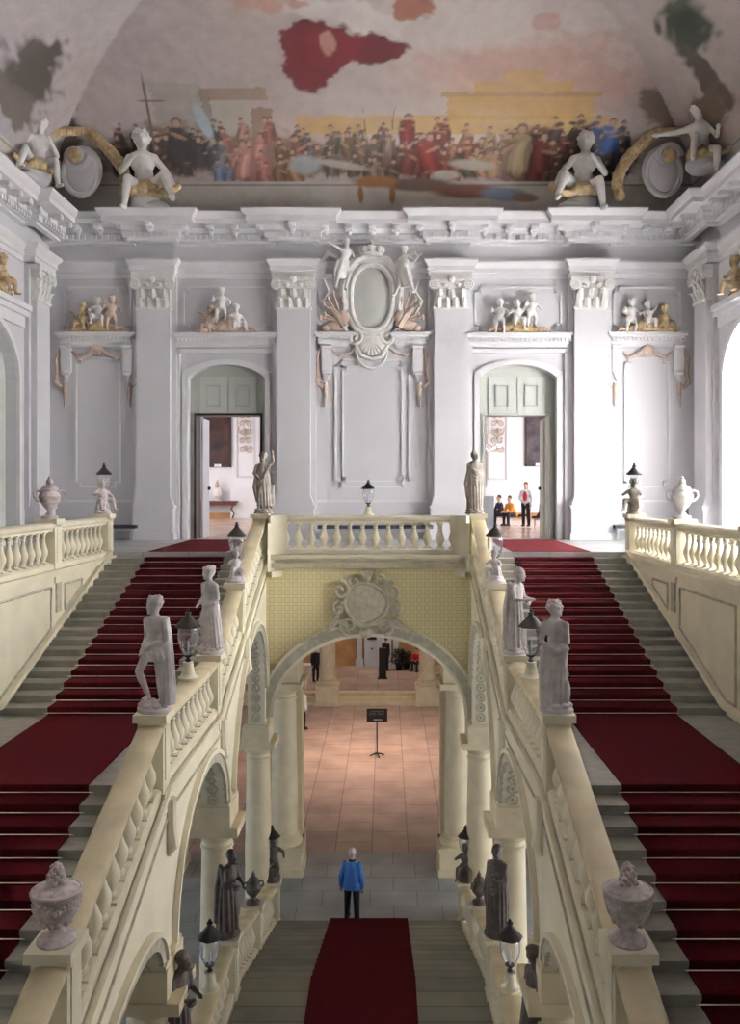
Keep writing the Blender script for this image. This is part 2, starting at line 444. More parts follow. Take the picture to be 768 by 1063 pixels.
order=['leftmost','left of the oval cartouche','right of the oval cartouche','rightmost']
for x,lb in((-6.57,'tall pale pilaster between far left panel and left doorway'),(-2.36,'tall pale pilaster between left doorway and oval cartouche'),
    (2.36,'tall pale pilaster between oval cartouche and right doorway'),(6.57,'tall pale pilaster between right doorway and far right panel')):
    pilaster('pilaster',lb,(x,YB,GZ),0)
pilaster('pilaster','pale pilaster on the left side wall next to the corner',(-XW,25.1,GZ),PI/2,.95)
pilaster('pilaster','pale pilaster on the right side wall beside bright window',(XW,25.1,GZ),-PI/2,.95)
# ------------------------------------------------ entablature swept round three walls
P=[]
bx=.32
def brk(xc,w): return [(xc-w,0),(xc-w,bx),(xc+w,bx),(xc+w,0)]
path=[(-XW,2.0)]
path+=[(-XW,25.1-.75),(-XW+bx,25.1-.75),(-XW+bx,25.1+.7),(-XW,25.1+.7)]
path+=[(-XW,YB)]
for xc in(-6.57,-2.36,2.36,6.57): path+=[(xc-.6,YB),(xc-.6,YB-bx),(xc+.6,YB-bx),(xc+.6,YB)]
path+=[(XW,YB)]
path+=[(XW,25.1+.7),(XW-bx,25.1+.7),(XW-bx,25.1-.75),(XW,25.1-.75),(XW,2.0)]
arch=[(0,16.75),(.05,16.75),(.05,16.9),(.09,16.92),(.09,17.05),(.13,17.1),(.2,17.2),(.2,17.26),(0,17.28)]
corn=[(0,17.75),(.14,17.78),(.14,17.85),(.24,17.87),(.24,18.02),(.3,18.06),(.3,18.2),(.72,18.22),(.72,18.36),(.8,18.42),(.86,18.52),(.86,18.56),(0,18.62)]
struct('trim_1',MB().sweep(arch,path,-1),'trim',.5)
c=struct('trim_2',MB().sweep(corn,path,-1),'trim',.5)
# dentils and modillions along every straight stretch
def along(a,b,step,fn):
    a=Vector(a); b=Vector(b); d=b-a; n=int(d.length/step)
    if n<1: return
    u=d.normalized(); nn=Vector((u.y,-u.x))
    for i in range(n):
        p=a+u*(d.length*(i+.5)/n); fn(p,u,nn)
den=MB(); mod=MB()
def fd(p,u,n):
    den.at((p.x+n.x*.27,p.y+n.y*.27,17.94),math.atan2(u.y,u.x)).cbox((0,0,0),(.085,.1,.13))
def fm(p,u,n):
    mod.at((p.x+n.x*.3,p.y+n.y*.3,18.13),math.atan2(n.y,n.x))
    mod.cbox((.18,0,.02),(.36,.2,.12)); mod.ell((.33,0,-.02),(.07,.11,.08),8,6); mod.ell((.04,0,-.08),(.05,.1,.09),8,6)
def fr(p,u,n):
    mod.at((p.x+n.x*.5,p.y+n.y*.5,18.2)); mod.ell((0,0,0),(.09,.09,.05),8,5)
for a,b in zip(path,path[1:]):
    if max(a[1],b[1])<12: continue
    if math.dist(a,b)>8 and a[0]==b[0]:
        if a[1]<b[1]: a=(a[0],14)
        else: b=(b[0],14)
    along(a,b,.17,fd); along(a,b,.62,fm); along((a[0],a[1]),b,.62,fr) if math.dist(a,b)>1.5 else None
den.at(); mod.at()
den.build('dentil_band','trim',c); mod.build('modillion_band','trim',c)
# ------------------------------------------------ wall mouldings on the back wall
def notched(x0,x1,z0,z1,n):
    return [(x0+n,z0),(x1-n,z0),(x1-n,z0+n),(x1,z0+n),(x1,z1-n),(x1-n,z1-n),(x1-n,z1),(x0+n,z1),(x0+n,z1-n),(x0,z1-n),(x0,z0+n),(x0+n,z0+n)]
def framexz(mb,pts,y,w=.06,d=.05):
    n=len(pts)
    for i in range(n):
        a,b=pts[i],pts[(i+1)%n]
        mb.box(min(a[0],b[0])-w/2,max(a[0],b[0])+w/2,y-d,y,min(a[1],b[1])-w/2,max(a[1],b[1])+w/2)
mb=MB()
ZP0,ZP1=10.45,14.35
framexz(mb,notched(-1.12,1.12,10.45,14.3,.2),YB); framexz(mb,notched(-.9,.9,10.62,14.1,.12),YB,.04)
for c in(-8.32,8.32):
    framexz(mb,notched(c-.66,c+.66,10.45,14.35,.14),YB); 
    framexz(mb,notched(c-1.0,c+1.0,15.2,16.5,.15),YB)
for c in(-DX,DX): framexz(mb,notched(c-1.3,c+1.3,15.2,16.5,.15),YB)
# shelves (cornices over the doors and panels)
def shelf(x0,x1,z):
    mb.box(x0,x1,YB-.3,YB,z-.08,z); mb.box(x0+.06,x1-.06,YB-.24,YB,z-.15,z-.08); mb.box(x0+.12,x1-.12,YB-.14,YB,z-.34,z-.15)
    n=int((x1-x0)/.12)
    for i in range(n): mb.box(x0+.14+i*.12,x0+.2+i*.12,YB-.2,YB,z-.24,z-.15)
    mb.box(x0+.16,x1-.16,YB-.1,YB,z-.42,z-.34)
for c in(-DX,DX): shelf(c-1.62,c+1.62,15.08)
for c in(-8.32,8.32): shelf(c-1.22,c+1.16,15.1)
shelf(-1.75,-.55,15.1); shelf(.55,1.75,15.1)
for c in(-DX,DX):
    mb.box(c-1.45,c+1.45,YB-.06,YB,14.66,14.7)
    for i in range(36): mb.ell((c-1.3+i*2.6/35,YB-.06,14.9-.08-.12),(.03,.03,.04),6,4)
# dado rail and skirting between pilasters
for a,b in((-9.8,-7.2),(-5.9,-5.95),(-1.7,1.7),(7.2,9.8)):
    if b>a: mb.box(a,b,YB-.05,YB,9.98,10.05); mb.box(a,b,YB-.06,YB,GZ,9.1)
struct('trim_3',mb,'trim')
# side wall mouldings near the corner, window surrounds
mb=MB()
for sx in(-1,1):
    x0,x1=sorted((sx*XW,sx*(XW-.1)))
    for (a,b,z0,zs,ri) in win:
        c=(a+b)/2; w=(b-a)/2; N=20
        A=[(c-w*math.cos(PI*i/N),zs+ri*math.sin(PI*i/N)) for i in range(N+1)]
        B=[(c-(w+.16)*math.cos(PI*i/N),zs+(ri+.16)*math.sin(PI*i/N)) for i in range(N+1)]
        for i in range(N): mb.prism([A[i],A[i+1],B[i+1],B[i]],x0,x1,'x')
        mb.box(x0,x1,a-.16,a,GZ,zs); mb.box(x0,x1,b,b+.16,GZ,zs)
        for (o,z0_,z1_) in((.3,15.35,15.5),(.2,15.2,15.35),(.1,14.9,15.2)):
            q0,q1=sorted((sx*XW,sx*(XW-o))); mb.box(q0,q1,a-.3,b+.35,z0_,z1_)
struct('trim_4',mb,'trim')
# ------------------------------------------------ vault with painted decoration (generic colour daubs)
def rnd(a,b): return random.uniform(a,b)
H=5.2; RR=7.5; Z0=18.45
def side_h(d): # d distance from wall
    d=np.clip(d,0,RR); c=1-d/RR; return np.sqrt(np.clip(1-c*c,0,1))
xs=[]; th=np.concatenate([np.linspace(0,20,34)[:-1],np.linspace(20,90,90)])
dx=RR*(1-np.cos(np.radians(th)))
left=-XW+dx; mid=np.linspace(left[-1],-left[-1],40)[1:-1]
X=np.concatenate([left,mid,-left[::-1]])
# refine back bays evenly so that the daubs are well resolved
X=np.unique(np.round(np.concatenate([X,np.linspace(-XW,XW,340)]),4))
thy=np.concatenate([np.linspace(0,66,150)[:-1],np.linspace(66,90,12)])
Yb=YB-.05-RR*(1-np.cos(np.radians(thy)))
Y=np.concatenate([Yb,np.linspace(Yb[-1],-1,14)[1:]])
XX,YY=np.meshgrid(X,Y)
hx=side_h(XW-np.abs(XX)); hy=side_h(YB-.05-YY)
hh=np.minimum(hx,hy)
ZZ=Z0+H*hh
TH=np.degrees(np.arcsin(np.clip(hh,0,1)))        # degrees up the cove
U=np.where(hy<=hx,XX,np.sign(XX)*(XW+.0*(YB-YY)))   # coordinate along the cove
onside=hx<hy
def nz(a,b,f,ph):
    return (np.sin(a*f+ph)+np.sin(b*f*1.3+ph*2.1+1.7*np.sin(a*f*.7))+np.sin((a+b)*f*.8+ph*3.3+1.3*np.sin(b*f*.9)))/3
Wc=np.where(onside,YY,XX); Tm=TH*.12
col=np.zeros(XX.shape+(3,))
sky=np.array((.40,.33,.31)); sky2=np.array((.53,.46,.43)); sky3=np.array((.36,.34,.38))
n1=nz(Wc,Tm,.55,1)+.5*nz(Wc,Tm,1.6,3)+.25*nz(Wc,Tm,4,5)
w=np.clip(.5+.6*n1,0,1)[...,None]
col=sky*(1-w)+sky2*w
w=np.clip((-XX-3)/7,0,1)[...,None]*np.clip(.5+.5*nz(Wc,Tm,.9,8),0,1)[...,None]; col=col*(1-w)+sky3*w
def blob(x,t,rx,rt,c,soft=.25,a=1,jag=.25,mask=None):
    global col
    dxx=(XX-x)/rx; dt=(TH-t)/rt
    r=np.sqrt(dxx**2+dt**2)+jag*nz(XX*2.2/ max(.35,rx),TH*.25,1.6,x*3+t)+.5*jag*nz(XX*4,TH*.6,1.7,x+t*2)+.3*jag*nz(XX*9,TH*1.3,1.9,x+t)
    w=np.clip((1-r)/soft,0,1)*a
    w=np.where(onside,0,w)[...,None]
    col=col*(1-w)+np.array(c)*w
def stroke(x,t,lx,lt,ang,c,a=1):
    global col
    ca,sa=math.cos(ang),math.sin(ang)
    ddx=XX-x; dt=(TH-t)*.12
    m=(np.abs(ddx)<max(lx,lt)*1.3)&(np.abs(dt)<max(lx,lt)*1.3)
    if not m.any(): return
    p=(ddx[m]*ca+dt[m]*sa)/lx; q=(-ddx[m]*sa+dt[m]*ca)/lt
    r=np.sqrt(p*p+q*q); w=np.clip((1-r)/.35,0,1)*a; w=np.where(onside[m],0,w)[:,None]
    col[m]=col[m]*(1-w)+np.array(c)*w
def sblob(sgn,y,t,ry,rt,c,soft=.3):
    global col
    r=np.sqrt(((YY-y)/ry)**2+((TH-t)/rt)**2)+.3*nz(YY*2,TH*.3,1.6,y+t)+.22*nz(YY*5,TH*.8,1.7,y)
    w=(np.clip((1-r)/soft,0,1)*onside*(np.sign(XX)==sgn))[...,None]; col=col*(1-w)+np.array(c)*w
sblob(-1,22.4,30,1.5,11,(.055,.045,.038)); sblob(-1,22.0,22,2.2,5,(.12,.10,.085)); sblob(1,21.6,42,1.0,8,(.05,.06,.045)); sblob(1,22.6,30,.5,12,(.09,.075,.06)); sblob(1,23.4,24,1.4,6,(.14,.10,.075))
# large soft masses
ST=(.42,.39,.35)
blob(4.6,42,4.2,12,(.42,.25,.2),.5,.75)
blob(-1.7,47.5,1.0,8.5,(.085,.007,.010),.15,1,.35); blob(-.9,50,1.0,6,(.11,.008,.012),.15,1,.35); blob(.25,48.5,.7,3.8,(.075,.007,.010),.15,1,.35); blob(-1.2,51,.3,3,(.32,.18,.15),.3,1,.4)
blob(.1,56.5,1.0,3.5,(.60,.55,.52),.2,1,.5); blob(-1.3,59,1.1,3.0,(.55,.50,.48),.25,1,.5); blob(-2.6,60,.8,2.5,(.42,.26,.21),.25,1,.5); blob(1.1,59,.6,3.5,(.24,.10,.07),.2,1,.5); blob(4.6,56,.5,2.5,(.42,.27,.23),.3,.8,.5)
blob(-10,40,1.6,14,(.07,.055,.045),.2); blob(-9.6,28,1.3,10,(.10,.08,.06),.2)
blob(9.2,34,1.5,9,(.14,.10,.075),.2); blob(10.5,52,1.0,14,(.07,.08,.06),.2)
band_later=[(-6.3,-4.9,20,40.5,(.30,.27,.23)),(-6.4,-4.8,40.5,41.5,(.36,.33,.28)),(-4.9,-4.6,20,39,(.18,.16,.14)),(-4.6,-3.5,22,37.5,(.38,.35,.29)),(-4.9,-3.0,36,39.2,(.22,.15,.10)),(-3.5,-2.9,24,34,(.20,.13,.09))]
def band(x0,x1,t0,t1,c,a=.9):
    global col
    m=(XX>x0+.06*nz(XX,TH*.5,5,t0))&(XX<x1+.06*nz(XX,TH*.5,5,x1))&(TH>t0)&(TH<t1+.3*nz(XX*3,TH,2,t1))&(~onside); w=(m*a*(.85+.15*nz(XX,TH*.3,2,3)))[...,None]; col=col*(1-w)+np.array(c)*w
band(-2.2,7.2,27,32,(.46,.30,.11)); band(2.2,6.4,31,37,(.42,.27,.09)); band(2.0,6.6,37,38.2,(.30,.19,.07)); band(2.9,5.7,38.2,41,(.41,.27,.10)); band(3.7,4.9,41,44,(.42,.28,.11))
for q_ in band_later: band(*q_)
# clusters of simple robed daubs, back row first
pal={-9:[(.10,.08,.055),(.16,.12,.08)],-7.5:[(.06,.04,.03),(.22,.09,.06),(.10,.07,.05)],-5.6:[(.03,.026,.026),(.09,.06,.045),(.05,.04,.04)],
 -4.6:[(.13,.17,.27),(.24,.24,.25),(.08,.07,.07)],-3.6:[(.50,.27,.23),(.36,.15,.13),(.42,.22,.18)],-2.4:[(.30,.13,.10),(.14,.09,.06),(.25,.15,.09)],
 -1.2:[(.14,.12,.10),(.22,.15,.09),(.11,.11,.12)],0.3:[(.20,.16,.13),(.30,.24,.19),(.10,.075,.06)],1.6:[(.22,.04,.035),(.27,.06,.04),(.15,.05,.04)],
 2.6:[(.20,.06,.045),(.08,.055,.04),(.28,.15,.09)],4.0:[(.36,.27,.16),(.28,.19,.11),(.2,.13,.08)],4.9:[(.17,.04,.035),(.08,.045,.035),(.2,.08,.05)],
 6.0:[(.08,.055,.04),(.2,.14,.08),(.14,.09,.06)],7.0:[(.05,.10,.27),(.09,.08,.08),(.12,.11,.12)],8.6:[(.11,.08,.055),(.15,.11,.07)]}
ks=sorted(pal)
blob(-5.0,21,3.4,8,(.12,.085,.06),.3,1,.3); blob(-3.2,19,2.2,8,(.22,.13,.10),.35,1,.3); blob(1.6,19,2.3,7,(.16,.07,.05),.3,1,.3); blob(4.9,20,2.0,8,(.14,.08,.06),.3,1,.3); blob(-1.0,20,1.9,6,(.17,.13,.10),.35,1,.3); blob(6.9,20,1.3,6,(.14,.1,.08),.3)
def daub(x,t,h,c,dark=.45):
    lean=rnd(-.35,.35); l=h*.12
    for k in range(5):
        u=(k-2)*h*.09; f=(.5,.85,1.35,1.0,.6)[k]*rnd(.85,1.15)
        stroke(x+u,t-rnd(0,1),h*.10,h*.42*rnd(.8,1.1)*2.2*.5,lean+u*.5,tuple(min(.7,v*f) for v in c),.95)
    stroke(x+rnd(-.1,.1),t+h*3.1,h*.2,h*.11,rnd(-.3,.3),tuple(v*.9 for v in c),.95)
    a=rnd(-1,1); stroke(x+h*.28*a,t+h*rnd(.8,2.2),h*.22,h*.055,rnd(-.7,.7),(.36,.22,.16),.8)
    hx_,ht=x+rnd(-.08,.08),t+h*4.6
    stroke(hx_,ht+.35,h*.12,h*.12,0,(.07,.045,.035),1); stroke(hx_,ht-.1,h*.09,h*.105,0,(.40,.25,.19),1)
for row,(t0,n_,hh0) in enumerate(((26,30,.75),(22.5,34,.85),(19,36,.9),(16,30,.85))):
    for i in range(n_):
        x=-7.6+15.2*(i+rnd(0,1))/n_; 
        if abs(x)>7.9: continue
        k=min(ks,key=lambda q:abs(q-x-rnd(-.45,.45)))
        c=random.choice(pal[k]); f=rnd(.7,1.25)*(.75+.1*row)
        daub(x,t0+1.5*math.sin(x*1.3+row),hh0*rnd(.75,1.15),tuple(v*f for v in c))
daub(4.35,21,1.55,(.36,.28,.17)); daub(7.0,25,1.1,(.05,.11,.30)); daub(-3.8,18,1.3,(.42,.22,.19)); daub(1.7,20,1.3,(.20,.035,.03)); daub(-5.7,23,1.5,(.03,.025,.025)); daub(5.0,20,1.3,(.16,.04,.035))
stroke(-6.45,32,.05,1.5,0,(.12,.08,.06)); stroke(-6.3,36,.5,.04,0,(.14,.09,.07)); stroke(-4.9,30,.22,.7,.3,(.36,.42,.48)); stroke(-.2,29,.025,.7,.1,(.2,.13,.07)); stroke(.6,29,.025,.7,-.1,(.2,.13,.07))
stroke(-2.0,18,.55,.42,0,(.34,.36,.38),.9); stroke(-.9,18,.95,.16,-.2,(.40,.37,.32)); stroke(3,18,.85,.22,-.1,(.36,.33,.28))
# painted stone ledge at the foot
led=np.where(onside,0,(TH<13)&(np.abs(XX)<9.8)); led=(TH<13)
mt=(.50+.06*nz(Wc,Tm,2.2,4))
ledc=np.stack([mt*1.03,mt*.97,mt*.88],-1); w=led[...,None]*1.0
col=col*(1-w)+ledc*w
for (a,b,c) in((12.2,13.2,(.5,.47,.43)),(11.6,12.2,(.22,.2,.18)),(2.,3.2,(.25,.22,.2))):
    m=(TH>a)&(TH<b); col[m]=c
for x0,x1 in((-2.0,-1.9),(6.3,6.4)):
    pass
# dark daubs lying across the ledge
for (x,t,lx,lt,c) in ((1.4,12,1.3,.3,(.15,.1,.08)),(2.9,10,1.3,.32,(.2,.09,.07)),(4.0,9,.9,.32,(.2,.24,.33)),(.1,13,.8,.25,(.34,.17,.07)),(-.35,9,.1,.4,(.28,.14,.06)),(.6,9,.1,.45,(.28,.14,.06)),(2.2,15,.5,.2,(.5,.46,.42)),(4.6,8,.5,.2,(.22,.16,.1))):
    stroke(x,t,lx,lt,rnd(-.1,.1),c)
nr,nc=XX.shape
vs=list(zip(XX.ravel().tolist(),YY.ravel().tolist(),ZZ.ravel().tolist()))
idx=np.arange(nr*nc).reshape(nr,nc)
fs=np.stack([idx[:-1,:-1],idx[1:,:-1],idx[1:,1:],idx[:-1,1:]],-1).reshape(-1,4).tolist()
me=bpy.data.meshes.new('ceiling'); me.from_pydata(vs,[],fs); me.shade_smooth()
ca=me.color_attributes.new('paint','FLOAT_COLOR','POINT')
buf=np.ones((nr*nc,4)); buf[:,:3]=np.clip(col.reshape(-1,3),0,1); ca.data.foreach_set('color',buf.ravel().tolist())
m,n,b=nt('painted_vault_plaster')
at=n.nodes.new('ShaderNodeAttribute'); at.attribute_name='paint'
tc=n.nodes.new('ShaderNodeTexCoord'); t=n.nodes.new('ShaderNodeTexNoise'); t.inputs['Scale'].default_value=3; t.inputs['Detail'].default_value=8
lk(n,tc.outputs['Object'],t.inputs['Vector'])
mx=n.nodes.new('ShaderNodeMix'); mx.data_type='RGBA'; mx.blend_type='OVERLAY'; mx.inputs[0].default_value=.22
lk(n,at.outputs['Color'],mx.inputs[6]); lk(n,t.outputs['Fac'],mx.inputs[7]); lk(n,mx.outputs[2],b.inputs['Base Color']); b.inputs['Roughness'].default_value=.8
me.materials.append(m)
o=bpy.data.objects.new('ceiling',me); COL.objects.link(o); o['kind']='structure'
# roof over the vault keeps daylight out
struct('ceiling',MB().box(-XW-.9,XW+.9,-1,YB+.9,23.9,24.1),'plaster')
mb=MB(); 
for sx in(-1,1):
    a,b=sorted((sx*(XW+.0),sx*(XW+.9))); mb.box(a,b,-1,YB+.9,18.5,23.9)
mb.box(-XW,XW,YB,YB+.9,18.5,23.9)
struct('wall_upper',mb,'plaster')
struct('wall_front',MB().box(-14.4,14.4,-1.6,-1,-.3,24),'wall')
# ------------------------------------------------ white hall behind the doors
struct('floor',MB().box(-11,11,YB+.6,45.6,8.6,GZ-.005),'wood')
mb=MB().box(-11,11,45.2,45.6,GZ,16); struct('wall_hall_back',mb,'white')
struct('wall_hall_front',(lambda q:(q.box(-11,-5.46,YB+.6,YB+.95,8.6,16),q.box(-3.38,3.38,YB+.6,YB+.95,8.6,16),q.box(5.46,11,YB+.6,YB+.95,8.6,16),q.box(-5.46,-3.38,YB+.6,YB+.95,DTOP,16),q.box(3.38,5.46,YB+.6,YB+.95,DTOP,16),q)[-1])(MB()),'white')
hh_=[(y,y+2.6,9.4,13.0,.9) for y in(29,34,39)]
struct('wall_hall_left',wallx(-11.4,-11,YB+.6,45.6,8.6,16,[]),'white')
struct('wall_hall_right',wallx(11,11.4,YB+.6,45.6,8.6,16,hh_),'white')
struct('ceiling',MB().box(-11.4,11.4,YB+.6,45.6,16,16.3),'white')
mb=MB().box(-11,11,45.1,45.2,GZ,GZ+.28)
struct('baseboard_back',mb,'orange')
# ================================================================ STAIRS
def nos(y0,z0,dy,dz,n):  # list of (y_front, z) risers going down toward the camera
    return [(y0+i*dy,z0+i*dz) for i in range(n)]
# side flights: riser planes from gallery edge down to the camera
UP=[(21.2-i*(21.2-14.88)/17,GZ-i*(GZ-ZL)/18) for i in range(18)]      # (y, z above the riser)
nlow=16; LOW=[(11.39-i*.36,ZL-i*(ZL-TZ)/nlow) for i in range(nlow)]
YT=LOW[-1][0]
def side_flight(sx):
    a,b=sorted((sx*2.6,sx*6.28))
    mb=MB()
    prof=[]  # (y,z) top outline from gallery to turning landing
    for i,(y,z) in enumerate(UP):
        z2=UP[i+1][1] if i<17 else ZL
        prof+=[(y,z),(y-.0,z-.05),(y+.025,z-.05),(y+.025,z2)]
    for i,(y,z) in enumerate(LOW):
        z2=LOW[i+1][1] if i<nlow-1 else TZ
        prof+=[(y,z),(y,z-.05),(y+.025,z-.05),(y+.025,z2)]
    prof+=[(1.0,TZ)]
    under=[(1.0,TZ-.3),(YT,TZ-.4),(11.39,ZL-.45),(14.88,ZL-.45),(21.2,GZ-.5)]
    # strips to keep the polygons simple
    pts=prof
    def uz(y):
        for (ya,za),(yb,zb) in zip(under,under[1:]):
            if ya<=y<=yb+1e-6: return za+(zb-za)*(y-ya)/(yb-ya)
        return under[-1][1]
    P=[(21.25,GZ)]+pts
    mb.rings([[(a,y,z),(b,y,z),(b,y,uz(min(21.2,max(1,y)))),(a,y,uz(min(21.2,max(1,y))))] for y,z in P])
    return mb
def carpet_path(lines,zend,yend,start):
    pts=list(start)
    for i,(y,z) in enumerate(lines):
        z2=lines[i+1][1] if i<len(lines)-1 else zend
        pts+=[(y-.012,z+.015),(y-.018,z-.02),(y-.012,z-.055),(y+.008,z-.06),(y+.008,z2+.015)]
    pts.append((yend,zend+.015))
    return pts
def carpet(mb,a,b,pts,t=.03):
    mb.rings([[(a,y,z),(b,y,z),(b,y+t*.3,z-t),(a,y+t*.3,z-t)] for y,z in pts])
for sx,side in((-1,'left'),(1,'right')):
    t=thing('staircase',f'broad grey stone side flight climbing to the gallery, {side} of the arch','staircase',(sx*4.35,1.0,TZ))
    side_flight(sx).build('steps','step',t,smooth=.3)
    a,b=sorted((sx*3.5,sx*5.4))
    t=thing('stair_carpet',f'deep red carpet runner on the {side} side flight and gallery floor','carpet',(sx*4.45,1.0,TZ))
    mb=MB(); pts=carpet_path(UP,ZL,LOW[0][0],[(25.95,GZ+.015)])
    carpet(mb,a,b,pts+carpet_path(LOW,TZ,2.0,[]))
    mb.build('runner','carpet',t,smooth=.5)
    for i,(y,z) in enumerate(UP+LOW):
        z2=(UP+[(0,ZL)])[i+1][1] if i<18 else ((LOW+[(0,TZ)])[i-18+1][1])
        r=MB().tube([(a-.05,y-.012,z2+.045),(b+.05,y-.012,z2+.045)],.011,6)
        for xx in(a-.05,b+.05): r.ell((xx,y-.012,z2+.045),.018,6,4)
        r.build('stair_rod','rod',t)
# central flight, rising toward the camera
NC=13; CUP=[(20.6-i*5.6/NC,(i+1)*CZ/NC) for i in range(NC)]
NC2=20; CUP2=[(11.7-i*.36,CZ+(i+1)*(TZ-CZ)/NC2) for i in range(NC2)]
t=thing('staircase','shallow central stone flight going down to the entrance hall','staircase',(0,20.6,0))
mb=MB(); P=[(20.6,0.0)]
for (y,z) in CUP+CUP2: P+=[(y,P[-1][1]),(y,z)] if len(P)>1 else [(y,z)]
P+=[(1.0,TZ)]
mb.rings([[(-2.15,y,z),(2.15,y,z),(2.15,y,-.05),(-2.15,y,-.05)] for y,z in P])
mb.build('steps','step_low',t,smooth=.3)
t=thing('stair_carpet','dark red carpet runner down the middle of the central flight','carpet',(0,20.95,0))
pts=[(20.95,.02),(20.62,.02)]
for (y,z) in CUP+CUP2: pts+=[(y+.01,pts[-1][1]),(y+.014,z+.02)]
pts+=[(2,TZ+.02)]
MB().rings([[(-.93,y,z),(.93,y,z),(.93,y-.01,z-.03),(-.93,y-.01,z-.03)] for y,z in pts]).build('runner','carpet',t,smooth=.5)
struct('floor',MB().box(-6.3,6.3,-1,1.0,TZ-.3,TZ),'gal')
# ================================================================ BALUSTRADES
BAL=[(.07,0),(.07,.04),(.05,.055),(.045,.08),(.075,.14),(.1,.21),(.098,.27),(.07,.35),(.046,.44),(.038,.50),(.05,.525),(.038,.545),(.055,.60),(.065,.63),(.065,.66)]
def baluster(mb,x,y,z,h=.66,sh=0,fat=1.0,seg=12):
    k=h/.66
    mb.lathe([(r*fat,q*k) for r,q in BAL],(x,y,z),seg,sh)
    mb.cbox((x,y,z+.0),(.19*fat,.17*fat,.05),sh); mb.cbox((x,y,z+h),(.16*fat,.15*fat,.05),sh)
def railprof(w,x,side=1): # closed profile of the handrail
    return [(x-w/2+.05,0),(x-w/2+.05,.04),(x-w/2+.015,.06),(x-w/2,.09),(x-w/2,.13),(x-w/2+.05,.165),(x+w/2-.05,.165),(x+w/2,.13),(x+w/2,.09),(x+w/2-.015,.06),(x+w/2-.05,.04),(x+w/2-.05,0)]
def balustrade_y(name,label,x,f,peds,y0,y1,w=.33,pw=.36,mt='cream',rmt='cream2',fat=1.15,inner=1,pitch=.30,drop=True,base=0.0):
    t=thing(name,label,'balustrade',(x,(y0+y1)/2,f((y0+y1)/2)))
    bps=[y0,y1]+[y for y in(11.39,14.88,15.0,11.7,20.6,21.2) if y0<y<y1]
    # base kerb
    ys=sorted(set([y0,y1]+[y for y in((11.39,14.88,21.2) if f is L else (11.7,15.0,20.6)) if y0<y<y1]))
    ys=ys if f in(L,LC) else [y0,y1]
    MB().run([(x-w/2+.02,0),(x+w/2-.02,0),(x+w/2-.02,.09),(x+w/2-.06,.12),(x-w/2+.06,.12),(x-w/2+.02,.09)],[(y,f(y)+.02) for y in ys]).build('base_rail',mt,t)
    MB().run(railprof(w,x),[(y,f(y)+.79) for y in ys]).build('handrail',rmt,t)
    # thin raised panel on top of the rail
    for a,b in zip([y0]+peds,peds+[y1]):
        if b-a<1.2: continue
        n=int(round((b-a-pw)/pitch))
        for i in range(n):
            y=a+pw/2+(b-a-pw)*(i+.5)/n
            mb=MB(); baluster(mb,x,y,f(y)+.14,.65,slope(f,y),fat); mb.build('baluster',mt,t)
    for y in peds:
        z=f(y); mb=MB()
        mb.box(x-w/2+.0,x+w/2-.0,y-pw/2,y+pw/2,z-.25,z+.93)
        mb.box(x-w/2-.05,x+w/2+.05,y-pw/2-.05,y+pw/2+.05,z+.93,z+1.03)
        mb.box(x-w/2-.03,x+w/2+.03,y-pw/2-.03,y+pw/2+.03,z-.25,z+.02)
        mb.box(x-w/2-.015,x+w/2+.015,y-pw/2+.08,y+pw/2-.08,z+.16,z+.84)
        p=mb.build('pedestal',mt,t)
        if drop:  # hanging scroll bracket under the pedestal on the arcade face
            xs_=x-inner*(w/2+.03)
            mb=MB().tube([(xs_,y,z-.1),(xs_-inner*.02,y,z-.5),(xs_-inner*.05,y,z-.72),(xs_,y,z-.85)],[.1,.08,.09,.03],8)
            mb.build('scroll_bracket',mt,p)
    return t
for sx,side in((-1,'left'),(1,'right')):
    balustrade_y('balustrade',f'cream sloping stone balustrade on the inner edge of the {side} flight',sx*2.62,L,[7.95,11.3,14.95,17.5,20.95],4.6,21.2,inner=sx)
    balustrade_y('balustrade',f'level stone balustrade along the {side} gallery above the stair wall',sx*6.42,lambda y:GZ-.1,[5.0,9.2,14.05,17.6,20.95],2,21.2,w=.36,pw=.36,rmt='cream',fat=.95,pitch=.31,drop=False)
    balustrade_y('balustrade',f'low balustrade on the {side} edge of the central flight below the arch',sx*2.32,LC,[11.3,14.9,17.8,20.75],5.5,21.0,w=.34,pw=.36,fat=.95,inner=sx,pitch=.29,drop=False)
